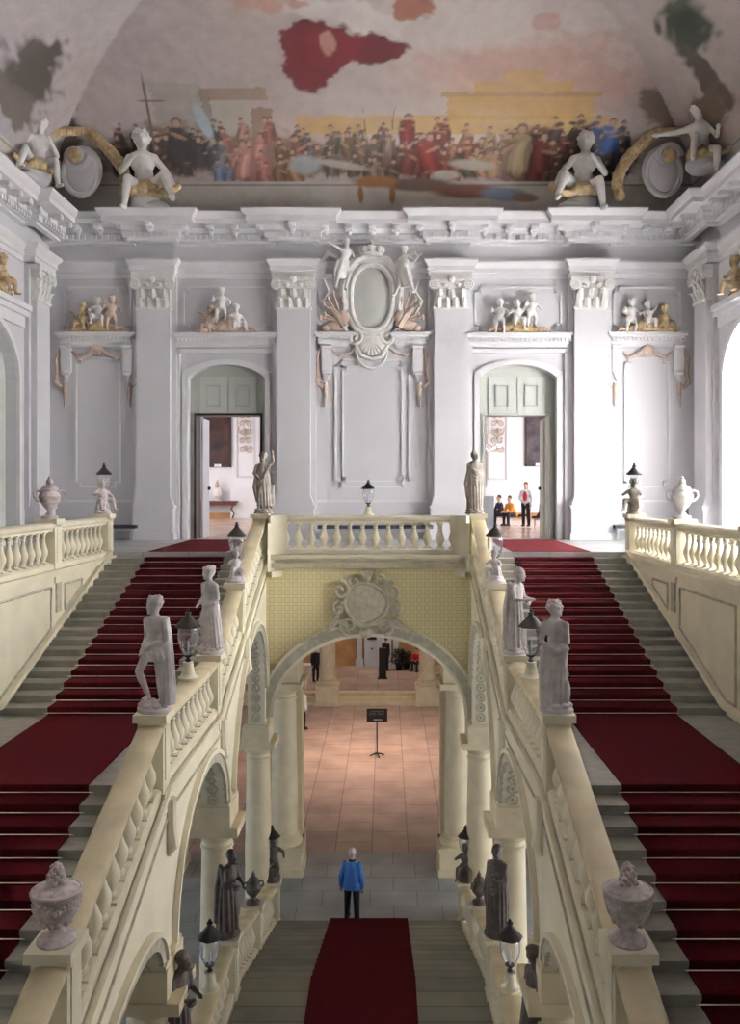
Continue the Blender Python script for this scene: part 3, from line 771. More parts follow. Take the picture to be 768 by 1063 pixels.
# central gallery balustrade
t=thing('balustrade','pale yellow balustrade over the central arch in front of the gallery','balustrade',(0,20.95,GZ))
def runx(mb,prof,x0,x1): return mb.rings([[(x,y,z) for y,z in prof] for x in(x0,x1)])
rp=[(20.95+a,GZ+.73+b) for a,b in railprof(.38,0)]
runx(MB(),rp,-2.4,2.4).build('handrail','cream',t)
runx(MB(),[(20.78,GZ-.02),(21.12,GZ-.02),(21.12,GZ+.07),(21.08,GZ+.1),(20.82,GZ+.1),(20.78,GZ+.07)],-2.4,2.4).build('base_rail','cream',t)
for i in range(14):
    mb=MB(); baluster(mb,-2.02+i*.311,20.95,GZ+.12,.60,0,1.1); mb.build('baluster','cream',t)
for sx in(-1,1):
    a,b=sorted((sx*2.2,sx*2.42)); MB().box(a,b,20.8,21.1,GZ,GZ+.73).build('end_block','cream',t)
    # concave quadrant corner
    mb=MB(); N=8; ring=[]
    cx,cy=sx*1.95,20.35
    for z0,z1,gr in((GZ-.55,GZ-.42,.1),(GZ-.42,GZ+.73,0),(GZ+.73,GZ+.9,.07)):
        R=[]
        for j in range(N+1):
            a=PI/2*j/N; r=.42-gr
            p=(cx+sx*r*math.sin(a),cy+r*math.cos(a)); 
            R.append([(p[0],p[1],z0),(p[0],p[1],z1),(sx*2.42,20.8,z1),(sx*2.42,20.8,z0)])
        mb.rings(R)
    mb.build('corner_scroll','cream',t)
# ================================================================ ARCADE WALLS UNDER THE INNER BALUSTRADES
ARC=[ # (y0,y1,spring,rise,tilt)
 (16.1,20.4,5.0,2.15,.33),(11.7,15.3,4.5,1.45,.10),(7.6,10.9,3.95,.85,.22),(4.2,6.8,2.6,.9,.2)]
def abot(y):
    for a,b,s,r,k in ARC:
        if a<=y<=b:
            c=(a+b)/2; w=(b-a)/2
            return s+k*(y-c)+r*math.sqrt(max(0,1-((y-c)/w)**2))
    return None
PIER=[(20.8,4.4),(15.7,4.4),(11.3,3.95),(7.2,3.2)]
def arcade(sx,side):
    t=thing('arcade_wall',f'cream rampant arcade wall carrying the {side} flight','wall',(sx*2.62,13,3.5))
    x0,x1=sorted((sx*2.44,sx*2.84))
    ys=set([4.2,21.2,11.39,14.88])
    for a,b,s,r,k in ARC:
        N=30
        for i in range(N+1): ys.add(round((a+b)/2-(b-a)/2*math.cos(PI*i/N),4))
    ys=sorted(ys); mb=MB()
    for a,b in zip(ys,ys[1:]):
        m=(a+b)/2
        if b-a<1e-3: continue
        if abot(m) is None:
            z=min(PIER,key=lambda p:abs(p[0]-m))[1]; za=zb=z
        else: za=abot(max(a,[q for q in ARC if q[0]<=m<=q[1]][0][0])); zb=abot(min(b,[q for q in ARC if q[0]<=m<=q[1]][0][1]))
        mb.add([(x,y,z) for x in(x0,x1) for y,z in((a,za),(b,zb),(b,L(b)),(a,L(a)))],[(0,1,2,3),(7,6,5,4),(0,4,5,1),(1,5,6,2),(2,6,7,3),(3,7,4,0)])
    mb.build('wall_panel','cream',t,smooth=None)
    # archivolt bands, string courses
    for a,b,s,r,k in ARC:
        c=(a+b)/2; w=(b-a)/2
        for wd,th,dd in((.2,.05,0),(.07,.085,.15)):
            R=[]; N=36
            for i in range(N+1):
                an=PI*i/N; y=c-w*math.cos(an); z=s+k*(y-c)+r*math.sin(an)
                ny,nzz=-math.cos(an)*r,math.sin(an)*w; l=math.hypot(ny,nzz) or 1; ny/=l; nzz/=l
                if nzz<.0: nzz=0
                xf=sx*2.44
                R.append([(xf+sx*.02,y+ny*dd,z+nzz*dd),(xf-sx*th,y+ny*dd,z+nzz*dd),(xf-sx*th,y+ny*(dd+wd),z+nzz*(dd+wd)),(xf+sx*.02,y+ny*(dd+wd),z+nzz*(dd+wd))])
            MB().rings(R).build('archivolt','carved' if dd==0 else 'cream',t,smooth=.9)
        # guilloche band on the soffit jamb facing the stair foot
        mb=MB(); n=max(4,int((abot(b-.08)-s+1.0)/.24)) if b>12 else 4
        for i in range(13):
            an=PI*(1-i/26); 
        yj=b; zz=s-.15 if b>12 else s-.05
        pts=[]
        an=0
        while an<PI*.42:
            y=c+w*math.cos(an); z=s+k*(y-c)+r*math.sin(an)
            pts.append((y,z,an)); an+=.235/math.hypot(w*math.sin(an+.02),r*math.cos(an+.02))*1.0
        for y,z,an in pts:
            ny,nz_=-math.cos(an)*r,-math.sin(an)*w; l=math.hypot(ny,nz_); ny/=l; nz_/=l
            ty,tz=-nz_,ny
            cc=(sx*2.64,y+ny*.012,z+nz_*.012)
            mb.tube([(cc[0]+.095*math.cos(q),cc[1]+ty*.095*math.sin(q),cc[2]+tz*.095*math.sin(q)) for q in [2*PI*j/10 for j in range(10)]],.016,5,True)
            mb.ell(cc,.035,6,4)
        zz=pts[0][1]-.235
        while b>12 and zz>PIER[0 if b>18 else 1][1]+.5:
            cc=(sx*2.64,b-.012,zz)
            mb.tube([(cc[0]+.095*math.cos(q),cc[1],cc[2]+.095*math.sin(q)) for q in [2*PI*j/10 for j in range(10)]],.016,5,True); mb.ell(cc,.035,6,4); zz-=.235
        mb.build('guilloche_ornament','carved',t)
    yy=[4.6,11.39,14.88,21.2]
    for off,h,d in((-.04,.07,.05),(-.34,.035,.025)):
        q0,q1=sorted((sx*2.44,sx*(2.44-d)))
        MB().run([(q0,0),(q1,0),(q1,h),(q0,h)],[(y,L(y)+off) for y in yy]).build('string_course','cream' if off>-.1 else 'carved',t)
    for (y,z) in PIER:
        mb=MB().box(min(sx*2.34,sx*2.98),max(sx*2.34,sx*2.98),y-.44,y+.44,z,z+.38)
        mb.box(min(sx*2.36,sx*2.94),max(sx*2.36,sx*2.94),y-.42,y+.42,z+.38,z+.44)
        mb.build('impost_block','colstone',t,smooth=None)
arcade(-1,'left'); arcade(1,'right')
# front wall over the arch
t=thing('arch_wall','pale yellow patterned wall with the wide central arch under the gallery','wall',(0,20.9,4.5))
HW=2.36; SP=4.95; RS=2.0; mb=MB(); N=48
A=[(-HW*math.cos(PI*i/N),SP+RS*math.sin(PI*i/N)) for i in range(N+1)]
for p,q in zip(A,A[1:]): mb.prism([p,q,(q[0],GZ-.3),(p[0],GZ-.3)],20.65,21.2)
for s_ in(-1,1): mb.box(min(s_*2.35,s_*2.46),max(s_*2.35,s_*2.46),20.65,21.2,4.75,GZ-.3)
mb.build('patterned_wall','diaper',t,smooth=None)
for (w0,w1,d,m_) in((0,.2,.06,'carved'),(.2,.27,.09,'cream'),(-.08,.0,.03,'cream')):
    mb=MB(); f=lambda o:[(-(HW+o)*math.cos(PI*i/N),SP+(RS+o)*math.sin(PI*i/N)) for i in range(N+1)]
    I=f(w0);O=f(w1)
    mb.rings([[(a[0],20.67,a[1]),(b[0],20.67,b[1]),(b[0],20.65-d,b[1]),(a[0],20.65-d,a[1])] for a,b in zip(I,O)])
    mb.build('archivolt',m_,t,smooth=.9)
for z0,z1,d,m_ in((GZ-.3,GZ-.02,.0,'cream'),(GZ-.34,GZ-.22,.1,'carved'),(GZ-.12,GZ-.02,.12,'cream')):
    MB().box(-2.45,2.45,20.65-d,21.2,z0,z1).build('cornice_band',m_,t)
# grey rococo cartouche over the arch
def scroll(mb,c,r0,turns,dir,r,start=0,y=0,grow=1,n=26):
    pts=[]; rs=[]
    for i in range(n):
        u=i/(n-1); a=start+dir*2*PI*turns*u; rr=r0*(1-u*.82)
        pts.append((c[0]+rr*math.cos(a),c[1]-.03*u,c[2]+rr*math.sin(a))); rs.append(r*(1-.5*u))
    return mb.tube(pts,rs,7)
t=thing('cartouche','grey carved rococo cartouche above the central arch','cartouche',(-.02,20.6,7.65))
CX,CY,CZc=-.05,20.6,7.65
mb=MB(); N=28; R=[]
def shp(a): return (.46*math.cos(a)*(1+.14*math.sin(a))*(1+.05*math.cos(4*a)), .46*math.sin(a)*(1+.08*math.cos(3*a+.3)))
for k,(sc,dy) in enumerate(((1,0),(.93,-.06),(.6,-.11),(.05,-.13))):
    R.append([(CX+shp(2*PI*j/N)[0]*sc,CY-.03+dy,CZc+shp(2*PI*j/N)[1]*sc) for j in range(N)])
mb.rings(R); mb.build('shield','carved',t)
mb=MB()
mb.tube([(CX+shp(2*PI*j/N)[0]*1.06,CY-.07,CZc+shp(2*PI*j/N)[1]*1.06) for j in range(N)],.05,7,True)
for s_ in(-1,1):
    scroll(mb,(CX+s_*.62,CY-.05,CZc+.33),.22,1.3,s_,.065,PI/2 if s_<0 else PI/2)
    scroll(mb,(CX+s_*.66,CY-.05,CZc-.08),.17,1.2,-s_,.05,PI/2)
    scroll(mb,(CX+s_*.42,CY-.05,CZc-.5),.22,1.3,s_,.06,-PI/2)
    scroll(mb,(CX+s_*.3,CY-.05,CZc+.55),.15,1.2,-s_,.05,PI/2)
    mb.tube([(CX+s_*x,CY-.05,CZc+z) for x,z in((.45,-.5),(.7,-.38),(.95,-.62),(1.3,-.78),(1.6,-.93))],[.09,.08,.07,.05,.02],7)
    for i in range(5): mb.ell((CX+s_*(.52+.05*i),CY-.07,CZc+.12-.1*i),(.07,.04,.06),8,5)
for i,a in enumerate((-.6,-.3,0,.3,.6)): mb.tube([(CX,CY-.06,CZc+.55),(CX+math.sin(a)*.2,CY-.1,CZc+.55+math.cos(a)*.27)],[.06,.04],7)
mb.ell((CX,CY-.1,CZc+.62),(.1,.07,.1)); mb.ell((CX,CY-.1,CZc-.66),(.16,.08,.13))
mb.build('scroll_frame','carved',t)
# ================================================================ COLUMNS
def column(label,x,y,z1,r=.3,base=0,plinth=None,group=None,mt='colstone',ring=True):
    t=thing('column',label,'column',(x,y,base),0,group)
    mb=MB()
    ph=plinth or .2
    mb.cbox((x,y,base+ph/2),(r*2.9,r*2.9,ph))
    if plinth: mb.cbox((x,y,base+.1),(r*3.15,r*3.15,.2)); mb.cbox((x,y,base+ph-.05),(r*3.1,r*3.1,.08))
    mb.lathe([(r*1.38,0),(r*1.42,.06),(r*1.3,.13),(r*1.15,.17),(r*1.22,.22),(r*1.05,.27)],(x,y,base+ph),24)
    mb.build('base',mt,t)
    zt=z1-.32
    MB().lathe([(r*1.02,base+ph+.26),(r*1.03,base+ph+1.6),(r*.97,(base+z1)*.6),(r*.88,zt)],(x,y,0),28).build('shaft',mt,t)
    mb=MB().lathe([(r*.88,zt-.16),(r*.96,zt-.14),(r*.96,zt-.1),(r*.88,zt-.08),(r*.88,zt),(r*1.0,zt+.04),(r*1.22,zt+.14),(r*1.25,zt+.16)],(x,y,0),28)
    mb.cbox((x,y,zt+.24),(r*2.85,r*2.85,.16)); mb.build('capital',mt,t)
    return t
nmY=('at the foot of the arcade under the patterned arch wall','in the middle of the arcade beneath the stair landing','nearer the bottom of the photo under the stair rail','nearest the camera, below the lower side flight')
for sx,side in((-1,'left'),(1,'right')):
    for (y,z),nm in zip(PIER,nmY): column(f'buff stone column on the {side} {nm}',sx*2.65,y,z,.31 if y>11.5 else .33)
    column(f'thick pale column on a tall plinth behind the {side} arch springing',sx*2.36,23.7,5.15,.35,0,.75)
    column(f'thick pale column on tall plinth out in the {side} aisle',sx*5.6,23.7,5.15,.35,0,.75)
    # flat pier behind the column
    t=thing('pier',f'pale squared pier attached behind the {side} arch column','pier',(sx*2.2,24.3,0))
    a,b=sorted((sx*1.92,sx*2.9)); MB().box(a,b,24.05,24.6,0,5.0).build('shaft','colstone',t,smooth=None)
    MB().box(a-.06,b+.06,23.98,24.66,0,.75).build('base','colstone',t,smooth=None)
    MB().box(a-.1,b+.1,23.95,24.7,4.85,5.1).build('capital','colstone',t,smooth=None)
    column(f'far vestibule column beside the entrance steps, {side} of the black sign',sx*2.4,41.9,8.3,.37,0,.95)
    t=thing('lintel_wall',f'cream wall block above the {side} plinth columns','wall',(sx*4.2,24,5.15))
    a,b=sorted((sx*1.95,sx*14)); MB().box(a,b,23.3,24.7,5.15,8.3).build('block','colstone',t,smooth=None)
# outer stair walls with panelled faces
for sx,side in((-1,'left'),(1,'right')):
    t=thing('stair_wall',f'cream panelled wall between the {side} flight and the gallery rail','wall',(sx*6.42,11,TZ))
    x0,x1=sorted((sx*6.25,sx*6.6)); mb=MB(); ys=[1,YT,11.39,14.88,21.2]
    for a,b in zip(ys,ys[1:]):
        mb.add([(x,y,z) for x in(x0,x1) for y,z in((a,L(max(a,YT))-.6),(b,L(b)-.6),(b,GZ-.1),(a,GZ-.1))],[(0,1,2,3),(7,6,5,4),(0,4,5,1),(1,5,6,2),(2,6,7,3),(3,7,4,0)])
    mb.build('wall_panel','cream',t,smooth=None)
    xf=sx*6.25; q0,q1=sorted((xf,xf-sx*.06))
    MB().box(q0,q1,2,21.2,GZ-.22,GZ-.1).build('string_course','cream',t)
    q0,q1=sorted((xf,xf-sx*.1)); MB().box(q0,q1,2,21.25,GZ-.14,GZ-.08).build('coping','cream',t)
    MB().run([(q0,0),(q1,0),(q1,.1),(q0,.1)],[(y,L(y)+.12) for y in(YT,11.39,14.88,20.8)]).build('skirting','cream',t)
    def pan(ya,yb,ztop):
        pts=[(ya,L(ya)+.26),(yb,L(yb)+.26),(yb,ztop),(ya,ztop)]
        if ya<14.88<yb: pts=[(ya,L(ya)+.26),(14.88,ZL+.26),(yb,L(yb)+.26),(yb,ztop),(ya,ztop)]
        m=MB().tube([(xf-sx*.01,y,z) for y,z in pts+[pts[0]]],.028,4); m.build('panel_moulding','carved',t)
    pan(17.95,18.95,GZ-.42); pan(14.45,17.2,GZ-.42); pan(9.6,13.65,GZ-.42)
    for y in(17.58,14.05,9.2): 
        q0,q1=sorted((xf,xf-sx*.04)); MB().box(q0,q1,y-.12,y+.12,L(y)+.4,GZ-.35).build('carved_strip','carved',t)
# ================================================================ FIGURES
V=Vector
def fig(mb,pel=(0,0,.93),spine=(0,0,.47),tilt=0,arms=None,legs=None,head=(0,-.02,.232),look=(0,-1,0),fat=1.0,hd=1.0,hair='short',hands=True,parts='all',feet=True):
    """one human figure facing -y; offsets in metres, standing height about 1.75"""
    P=V(pel); C=P+V(spine); side=V((1,0,0))
    sp=V(spine).normalized()
    if arms is None: arms=[((-.06,0,-.29),(.02,-.06,-.25)),((.06,0,-.29),(-.02,-.06,-.25))]
    if legs is None: legs=[((-.02,-.02,-.43),(0,.02,-.43)),((.03,-.05,-.43),(.02,.06,-.42))]
    f=fat; info={}
    sv=V((math.cos(tilt),math.sin(tilt)*.6,-.0)); 
    sh=[C-sv*.172*f-V((0,0,.05)),C+sv*.172*f-V((0,0,.05))]; hp=[P-side*.095*f-V((0,0,.03)),P+side*.095*f-V((0,0,.03))]
    if parts in('all','body','torso'):
        m=P+V(spine)*.35
        mb.ell(P,(.165*f,.12*f,.13),14,9); mb.ell(m,(.135*f,.105*f,.15),14,9); mb.ell(P+V(spine)*.72,(.168*f,.12*f,.17),14,9)
        mb.ell(C-sp*.05,(.175*f,.10*f,.09),14,9)
        mb.cap(P,m,.13*f,.12*f); mb.cap(m,C-sp*.06,.12*f,.12*f)
        for s_ in(0,1): mb.cap(hp[s_]+V((0,.04,-.02)),P+V((0,.05,.02)),.10*f,.1*f)
    H=C+V(head)
    if parts in('all','body'):
        lv=V(look).normalized(); 
        mb.cap(C-sp*.02,H-V((0,0,.04)),.07*f,.06*f); mb.cap(C-sp*.05-sv*.07,C+sv*.07,.065*f,.065*f)
        mb.ell(H,(.078*hd,.092*hd,.11*hd),14,10); mb.ell(H+lv*.035*hd-V((0,0,.05*hd)),(.055*hd,.055*hd,.06*hd),12,8)
        mb.ell(H+lv*.1*hd-V((0,0,.012)),(.014*hd,.02*hd,.026*hd),8,6)       # nose
        mb.ell(H+lv*.083*hd+V((0,0,.03*hd)),(.045*hd,.02*hd,.014*hd),8,6)   # brow
        mb.ell(H+lv*.085*hd-V((0,0,.058*hd)),(.022*hd,.014*hd,.010*hd),8,6) # mouth
        mb.ell(H+lv*.075*hd-V((0,0,.09*hd)),(.025*hd,.022*hd,.02*hd),8,6)   # chin
        ev=lv.cross(V((0,0,1))).normalized()
        for s_ in(-1,1): mb.ell(H+ev*s_*.08*hd-V((0,0,.01)),(.016*hd,.022*hd,.03*hd),8,6)
    if parts in('all','hair') and hair:
        lv=V(look).normalized()
        mb.ell(H+V((0,0,.03*hd))-lv*.02*hd,(.092*hd,.1*hd,.1*hd),14,9)
        if hair in('curly','wreath'):
            for i in range(22):
                a=i*2.4; zz=.02+.1*(i/22); rr=.098*math.sqrt(max(.1,1-(zz/.15)**2))
                mb.ell(H+V((rr*math.cos(a),rr*math.sin(a),zz))*hd-lv*.015,.026*hd,7,5)
        if hair=='bun': mb.ell(H-lv*.12+V((0,0,.02)),(.05,.05,.045)); mb.tube([H+V((.1*math.cos(q),.1*math.sin(q),.06)) for q in [2*PI*j/12 for j in range(12)]],.022,6,True)
        if hair=='long': mb.cap(H-lv*.05,H-lv*.06-V((0,0,.16)),.075,.07)
    if parts in('all','body','arms'):
        for s_ in(0,1):
            e=sh[s_]+V(arms[s_][0]); h=e+V(arms[s_][1])
            mb.ell(sh[s_],.062*f); mb.cap(C+V((0,.01,.02)),sh[s_]+V((0,0,.012)),.055*f,.052*f); mb.chain([sh[s_],e],[.056*f,.044*f]); mb.chain([e,e+(h-e)*.35,h],[.045*f,.043*f,.028*f])
            if hands:
                d=(h-e).normalized(); pc=h+d*.05; u=d.cross(V((0,1,.2))); 
                if u.length<.1: u=V((1,0,0))
                u.normalize(); mb.cap(h,pc,.03*f,.034*f)
                for q,ln in((-.024,.052),(-.008,.066),(.008,.062),(.024,.046)):
                    b=pc+u*q*f+d*.02; k_=b+d*ln*.6; mb.chain([b,k_,k_+d*ln*.4+V((0,-.012,-.008))],[.0105*f,.0095*f,.008*f])
                tb=h+d*.02+u*.028*f; mb.cap(tb,tb+d*.045+u*.022,.012*f,.009*f)
    if parts in('all','body','legs'):
        for s_ in(0,1):
            k_=hp[s_]+V(legs[s_][0]); a=k_+V(legs[s_][1])
            mb.chain([hp[s_],k_],[.092*f,.062*f]); mb.chain([k_,k_+(a-k_)*.3,a],[.06*f,.062*f,.038*f])
            if feet: mb.cap(a+V((0,.02,-.03)),a+V((0,-.13,-.045)),.038*f,.03*f)
    return dict(P=P,C=C,H=H,sh=sh,hp=hp,kn=[hp[i]+V(legs[i][0]) for i in(0,1)],an=[hp[i]+V(legs[i][0])+V(legs[i][1]) for i in(0,1)],
        el=[sh[i]+V(arms[i][0]) for i in(0,1)],ha=[sh[i]+V(arms[i][0])+V(arms[i][1]) for i in(0,1)])
def drape(mb,secs,n=9,amp=.12,ph=0,seg=48,twist=.5):
    """hanging cloth: secs = [(x,y,z,rx,ry,foldscale)]"""
    R=[]
    for i,(x,y,z,rx,ry,fs) in enumerate(secs):
        ring=[]
        for j in range(seg):
            a=2*PI*j/seg; fo=1+amp*fs*(math.sin(n*a+ph+twist*i)+.4*math.sin((n*2+1)*a+ph*2))
            ring.append((x+rx*fo*math.cos(a),y+ry*fo*math.sin(a),z))
        R.append(ring)
    return mb.rings(R)
def sash(mb,a,b,r=.05,n=3,sp=.035,sag=.05):
    a=V(a); b=V(b)
    for i in range(n):
        o=V((0,-.01*i,sp*(i-n/2))); m=(a+b)/2+V((0,-.06,-sag))
        mb.chain([a+o,m+o,b+o],[r*.7,r,r*.7])
STY={}
def folds(mb,A,B,angs,r=.026,mid=1.05,bow=.03):
    """ridges of hanging cloth from ellipse A to ellipse B, each (x,y,z,rx,ry)"""
    for a in angs:
        p=V((A[0]+A[3]*math.cos(a),A[1]+A[4]*math.sin(a),A[2])); q=V((B[0]+B[3]*math.cos(a+.15),B[1]+B[4]*math.sin(a+.15),B[2]))
        m=(p+q)/2; c=V((A[0],A[1],m.z)); m=c+(m-c)*mid
        mb.chain([p,m,q],[r*.6,r,r*1.25])
def statue(style,name,label,loc,rz=0,mt='marble',sc=1.0,group=None,cat='statue',vox=.02):
    t=thing(name,label,cat,loc,rz,group)
    sc*=.8
    mb=MB().at((0,0,.12),0,0,0,sc)
    F=1.08; HD=1.28
    arc=lambda a,b,n:[a+(b-a)*i/(n-1) for i in range(n)]
    if style=='heroic':      # half naked man, cloak down his back, one hip out
        I=fig(mb,(0,0,.93),(.03,.0,.47),.1,[((-.03,.03,-.29),(.05,-.16,-.16)),((.06,.0,-.28),(-.12,-.12,-.2))],[((-.12,-.13,-.39),(.06,.16,-.42)),((.02,-.0,-.43),(.02,.03,-.42))],look=(-.6,-1,-.2),hair='curly',hd=HD,fat=1.05)
        drape(mb,[(.1,.1,1.44,.13,.05,.5),(.16,.12,1.1,.12,.06,1),(.2,.12,.75,.12,.08,1),(.21,.13,.3,.13,.1,1.1),(.2,.12,.0,.15,.11,1.2)],6,.1)
        folds(mb,(.14,.06,1.42,.1,.06),(.17,.09,0,.16,.13),arc(-1.5,1.6,8)); folds(mb,(0,0,1.0,.18,.14),(.06,0,.76,.19,.16),arc(-3,0,7),.02)
        drape(mb,[(0,0,1.0,.18,.14,.3),(.02,0,.85,.2,.16,.5),(.05,0,.7,.18,.15,.6)],8,.06,1); mb.chain([V((-.18,-.08,.95)),V((0,-.17,.93)),V((.2,-.1,1.04))],[.03,.045,.04])
        mb.chain([V((.19,.04,1.05)),V((.23,.04,.7)),V((.21,.04,.2))],[.04,.055,.05]); mb.ell((.08,.14,.25),(.1,.08,.3))
    elif style=='hat':       # woman with a rolled headdress, drapery round the legs
        I=fig(mb,(0,0,.93),(-.03,0,.47),0,[((-.03,.03,-.28),(.02,-.16,-.12)),((.04,.03,-.28),(-.16,-.12,-.12))],[((-.05,-.12,-.41),(-.0,.12,-.42)),((.02,0,-.44),(0,.02,-.42))],look=(-.8,-1,-.1),hair='short',hd=HD,fat=F)
        H=I['H']; mb.tube([H+V((.11*math.cos(q),.11*math.sin(q),.1)) for q in [2*PI*j/14 for j in range(14)]],.04,7,True); mb.ell(H+V((.03,.03,.12)),(.12,.12,.06))
        drape(mb,[(0,0,1.0,.18,.14,.3),(.03,0,.8,.2,.16,.6),(.07,.02,.5,.17,.16,.8),(.1,.03,.0,.18,.16,1)],8,.07)
        folds(mb,(0,0,1.0,.18,.14),(.1,.02,0,.19,.17),arc(-2.9,.6,9)); mb.chain([V((-.18,-.1,.98)),V((0,-.17,.9)),V((.2,-.08,.98))],[.035,.05,.04])
    elif style=='robe':      # fully draped figure, arms folded into the cloak
        I=fig(mb,(0,0,.93),(.0,0,.47),0,[((-.03,-.04,-.28),(.16,-.14,.05)),((.04,-.04,-.27),(-.16,-.14,.02))],None,look=(.5,-1,0),hair='short',hd=HD,fat=F)
        drape(mb,[(0,0,1.45,.12,.1,.2),(0,0,1.36,.22,.14,.3),(0,0,1.0,.25,.18,.5),(-.01,0,.6,.25,.19,.7),(.0,0,.2,.22,.18,.8),(0,0,.0,.21,.17,1)],8,.05)
        folds(mb,(0,0,1.15,.24,.17),(0,0,0,.23,.19),arc(-3,0,9)); folds(mb,(0,.02,1.38,.2,.13),(0,.02,.0,.22,.18),arc(.3,2.8,5))
        for i in range(5): mb.chain([V((-.22,-.06,1.3-.08*i)),V((.0,-.2,1.16-.1*i)),V((.22,-.06,1.3-.03*i))],[.02,.028,.02])
        mb.chain([V((-.2,-.02,1.2)),V((-.27,-.03,.8)),V((-.25,.0,.35))],[.05,.075,.03])
    elif style=='raised':    # draped man raising one arm
        I=fig(mb,(0,0,.93),(-.02,.02,.47),.1,[((-.1,.0,-.24),(.1,-.16,-.1)),((.14,-.02,.12),(-.03,-.05,.27))],[((-.04,-.12,-.4),(-.02,.1,-.42)),((.05,.0,-.43),(0,.04,-.42))],look=(-.6,-1,.15),hair='curly',hd=HD,fat=F)
        drape(mb,[(-.02,0,1.38,.15,.11,.3),(-.02,0,1.1,.2,.15,.6),(0,0,.8,.22,.17,.7),(.02,0,.45,.2,.17,.8),(0,0,.15,.19,.16,1)],7,.08)
        folds(mb,(-.02,0,1.3,.17,.12),(.02,0,.1,.21,.18),arc(-3,.2,8)); mb.chain([V((-.24,-.04,.8)),V((0,-.2,1.0)),V((.17,-.06,1.36))],[.05,.05,.05])
        mb.chain([V((-.22,.02,1.1)),V((-.27,.02,.7)),V((-.2,.02,.25))],[.05,.08,.05]); mb.ell((.26,.06,.3),(.11,.1,.3)); mb.chain([V((.26,.04,.5)),V((.3,.02,.7))],[.09,.06])
    elif style=='back':      # bare back, drapery knotted at the hips, seen from behind
        I=fig(mb,(0,0,.93),(.02,0,.47),-.1,[((-.03,.0,-.29),(.06,-.2,-.06)),((.05,.0,-.29),(-.02,-.2,-.06))],[((-.02,0,-.44),(0,.02,-.42)),((.04,-.06,-.42),(.0,.08,-.42))],look=(-.9,-.3,0),hair='curly',hd=HD,fat=F)
        drape(mb,[(0,0,1.02,.18,.14,.3),(0,0,.9,.21,.17,.4),(0,0,.65,.18,.16,.6),(.03,0,.3,.15,.14,.8),(.04,0,.0,.18,.16,1)],8,.06)
        folds(mb,(0,0,1.0,.18,.14),(.04,.02,0,.18,.17),arc(.1,3.0,8)); mb.chain([V((-.2,.06,.95)),V((0,.19,.92)),V((.2,.06,1.02))],[.04,.055,.045])
        mb.chain([V((.2,.04,1.0)),V((.24,.05,.6)),V((.22,.04,.05))],[.05,.07,.08]); mb.ell((-.15,.02,.2),(.1,.1,.25)); mb.ell((-.15,.0,.5),(.07,.07,.09))
    elif style=='gown':      # woman in a long gown stooping over folded arms
        I=fig(mb,(0,0,.93),(.02,-.05,.45),0,[((-.04,-.06,-.27),(.12,-.2,.0)),((.04,-.06,-.27),(-.08,-.22,.0))],None,head=(.02,-.06,.225),look=(.2,-1,-.25),hair='bun',hd=HD,fat=F)
        drape(mb,[(.02,-.05,1.36,.16,.11,.2),(.02,-.03,1.15,.18,.14,.4),(0,0,.95,.19,.16,.5),(0,0,.6,.21,.18,.7),(0,0,.2,.22,.19,.8),(0,0,.0,.24,.2,1)],8,.06)
        folds(mb,(0,-.01,1.0,.18,.15),(0,0,0,.24,.21),arc(-3.1,2.8,13)); mb.chain([V((-.16,.04,1.4)),V((-.2,.1,.9)),V((-.22,.1,.2))],[.06,.07,.07]); mb.chain([V((.16,.04,1.4)),V((.2,.1,.9)),V((.2,.1,.3))],[.06,.07,.06]); mb.ell((.02,-.32,.98),(.1,.07,.06))
    remesh(mb,'figure',mt,t,.0135,2)
    mb=MB().at((0,0,0),0,0,0,sc); mb.lathe([(.30,0),(.30,.06),(.27,.08),(.24,.14),(.1,.17)],(0,0,0),12,0,.85)
    for i in range(8): mb.ell((.2*math.cos(i*.8),.17*math.sin(i*.8),.12),(.09,.08,.06),8,5)
    mb.build('rocky_base',mt,t,world=False)
    return t
ZR=1.03
def top(f,y): return f(y)+ZR
mar='marble statues along the flight balustrades'
statue('heroic','statue','pale statue with cloak falling behind, at the lower end of the left landing rail',(-2.62,11.3,top(L,11.3)),-.5,'marble',.97)
statue('hat','statue','pale statue with a rolled headdress, upper end of the left landing rail',(-2.62,14.95,top(L,14.95)),-.6,'marble',.97)
statue('gown','statue','shaded draped statue with bent arm at the upper end of the right landing rail',(2.62,14.95,top(L,14.95)),.9,'marble',.97)
statue('back','statue','marble statue seen from behind with bare back, lower end of right landing rail',(2.62,11.3,top(L,11.3)),PI-.25,'marble',.93)
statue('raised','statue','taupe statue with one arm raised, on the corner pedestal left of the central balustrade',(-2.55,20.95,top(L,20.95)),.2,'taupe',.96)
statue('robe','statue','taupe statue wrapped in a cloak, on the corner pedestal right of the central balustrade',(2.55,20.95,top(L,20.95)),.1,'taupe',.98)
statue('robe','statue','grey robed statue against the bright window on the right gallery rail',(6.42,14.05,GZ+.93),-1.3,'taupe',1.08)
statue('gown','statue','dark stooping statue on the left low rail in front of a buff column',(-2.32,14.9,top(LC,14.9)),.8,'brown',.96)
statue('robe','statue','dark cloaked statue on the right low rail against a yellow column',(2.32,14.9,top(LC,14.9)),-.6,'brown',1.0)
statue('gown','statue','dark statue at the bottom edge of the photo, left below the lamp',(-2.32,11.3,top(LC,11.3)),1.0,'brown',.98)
statue('hat','statue','dark statue at the bottom edge of the photo, right below the lamp',(2.32,11.3,top(LC,11.3)),1.9,'brown',1.0)
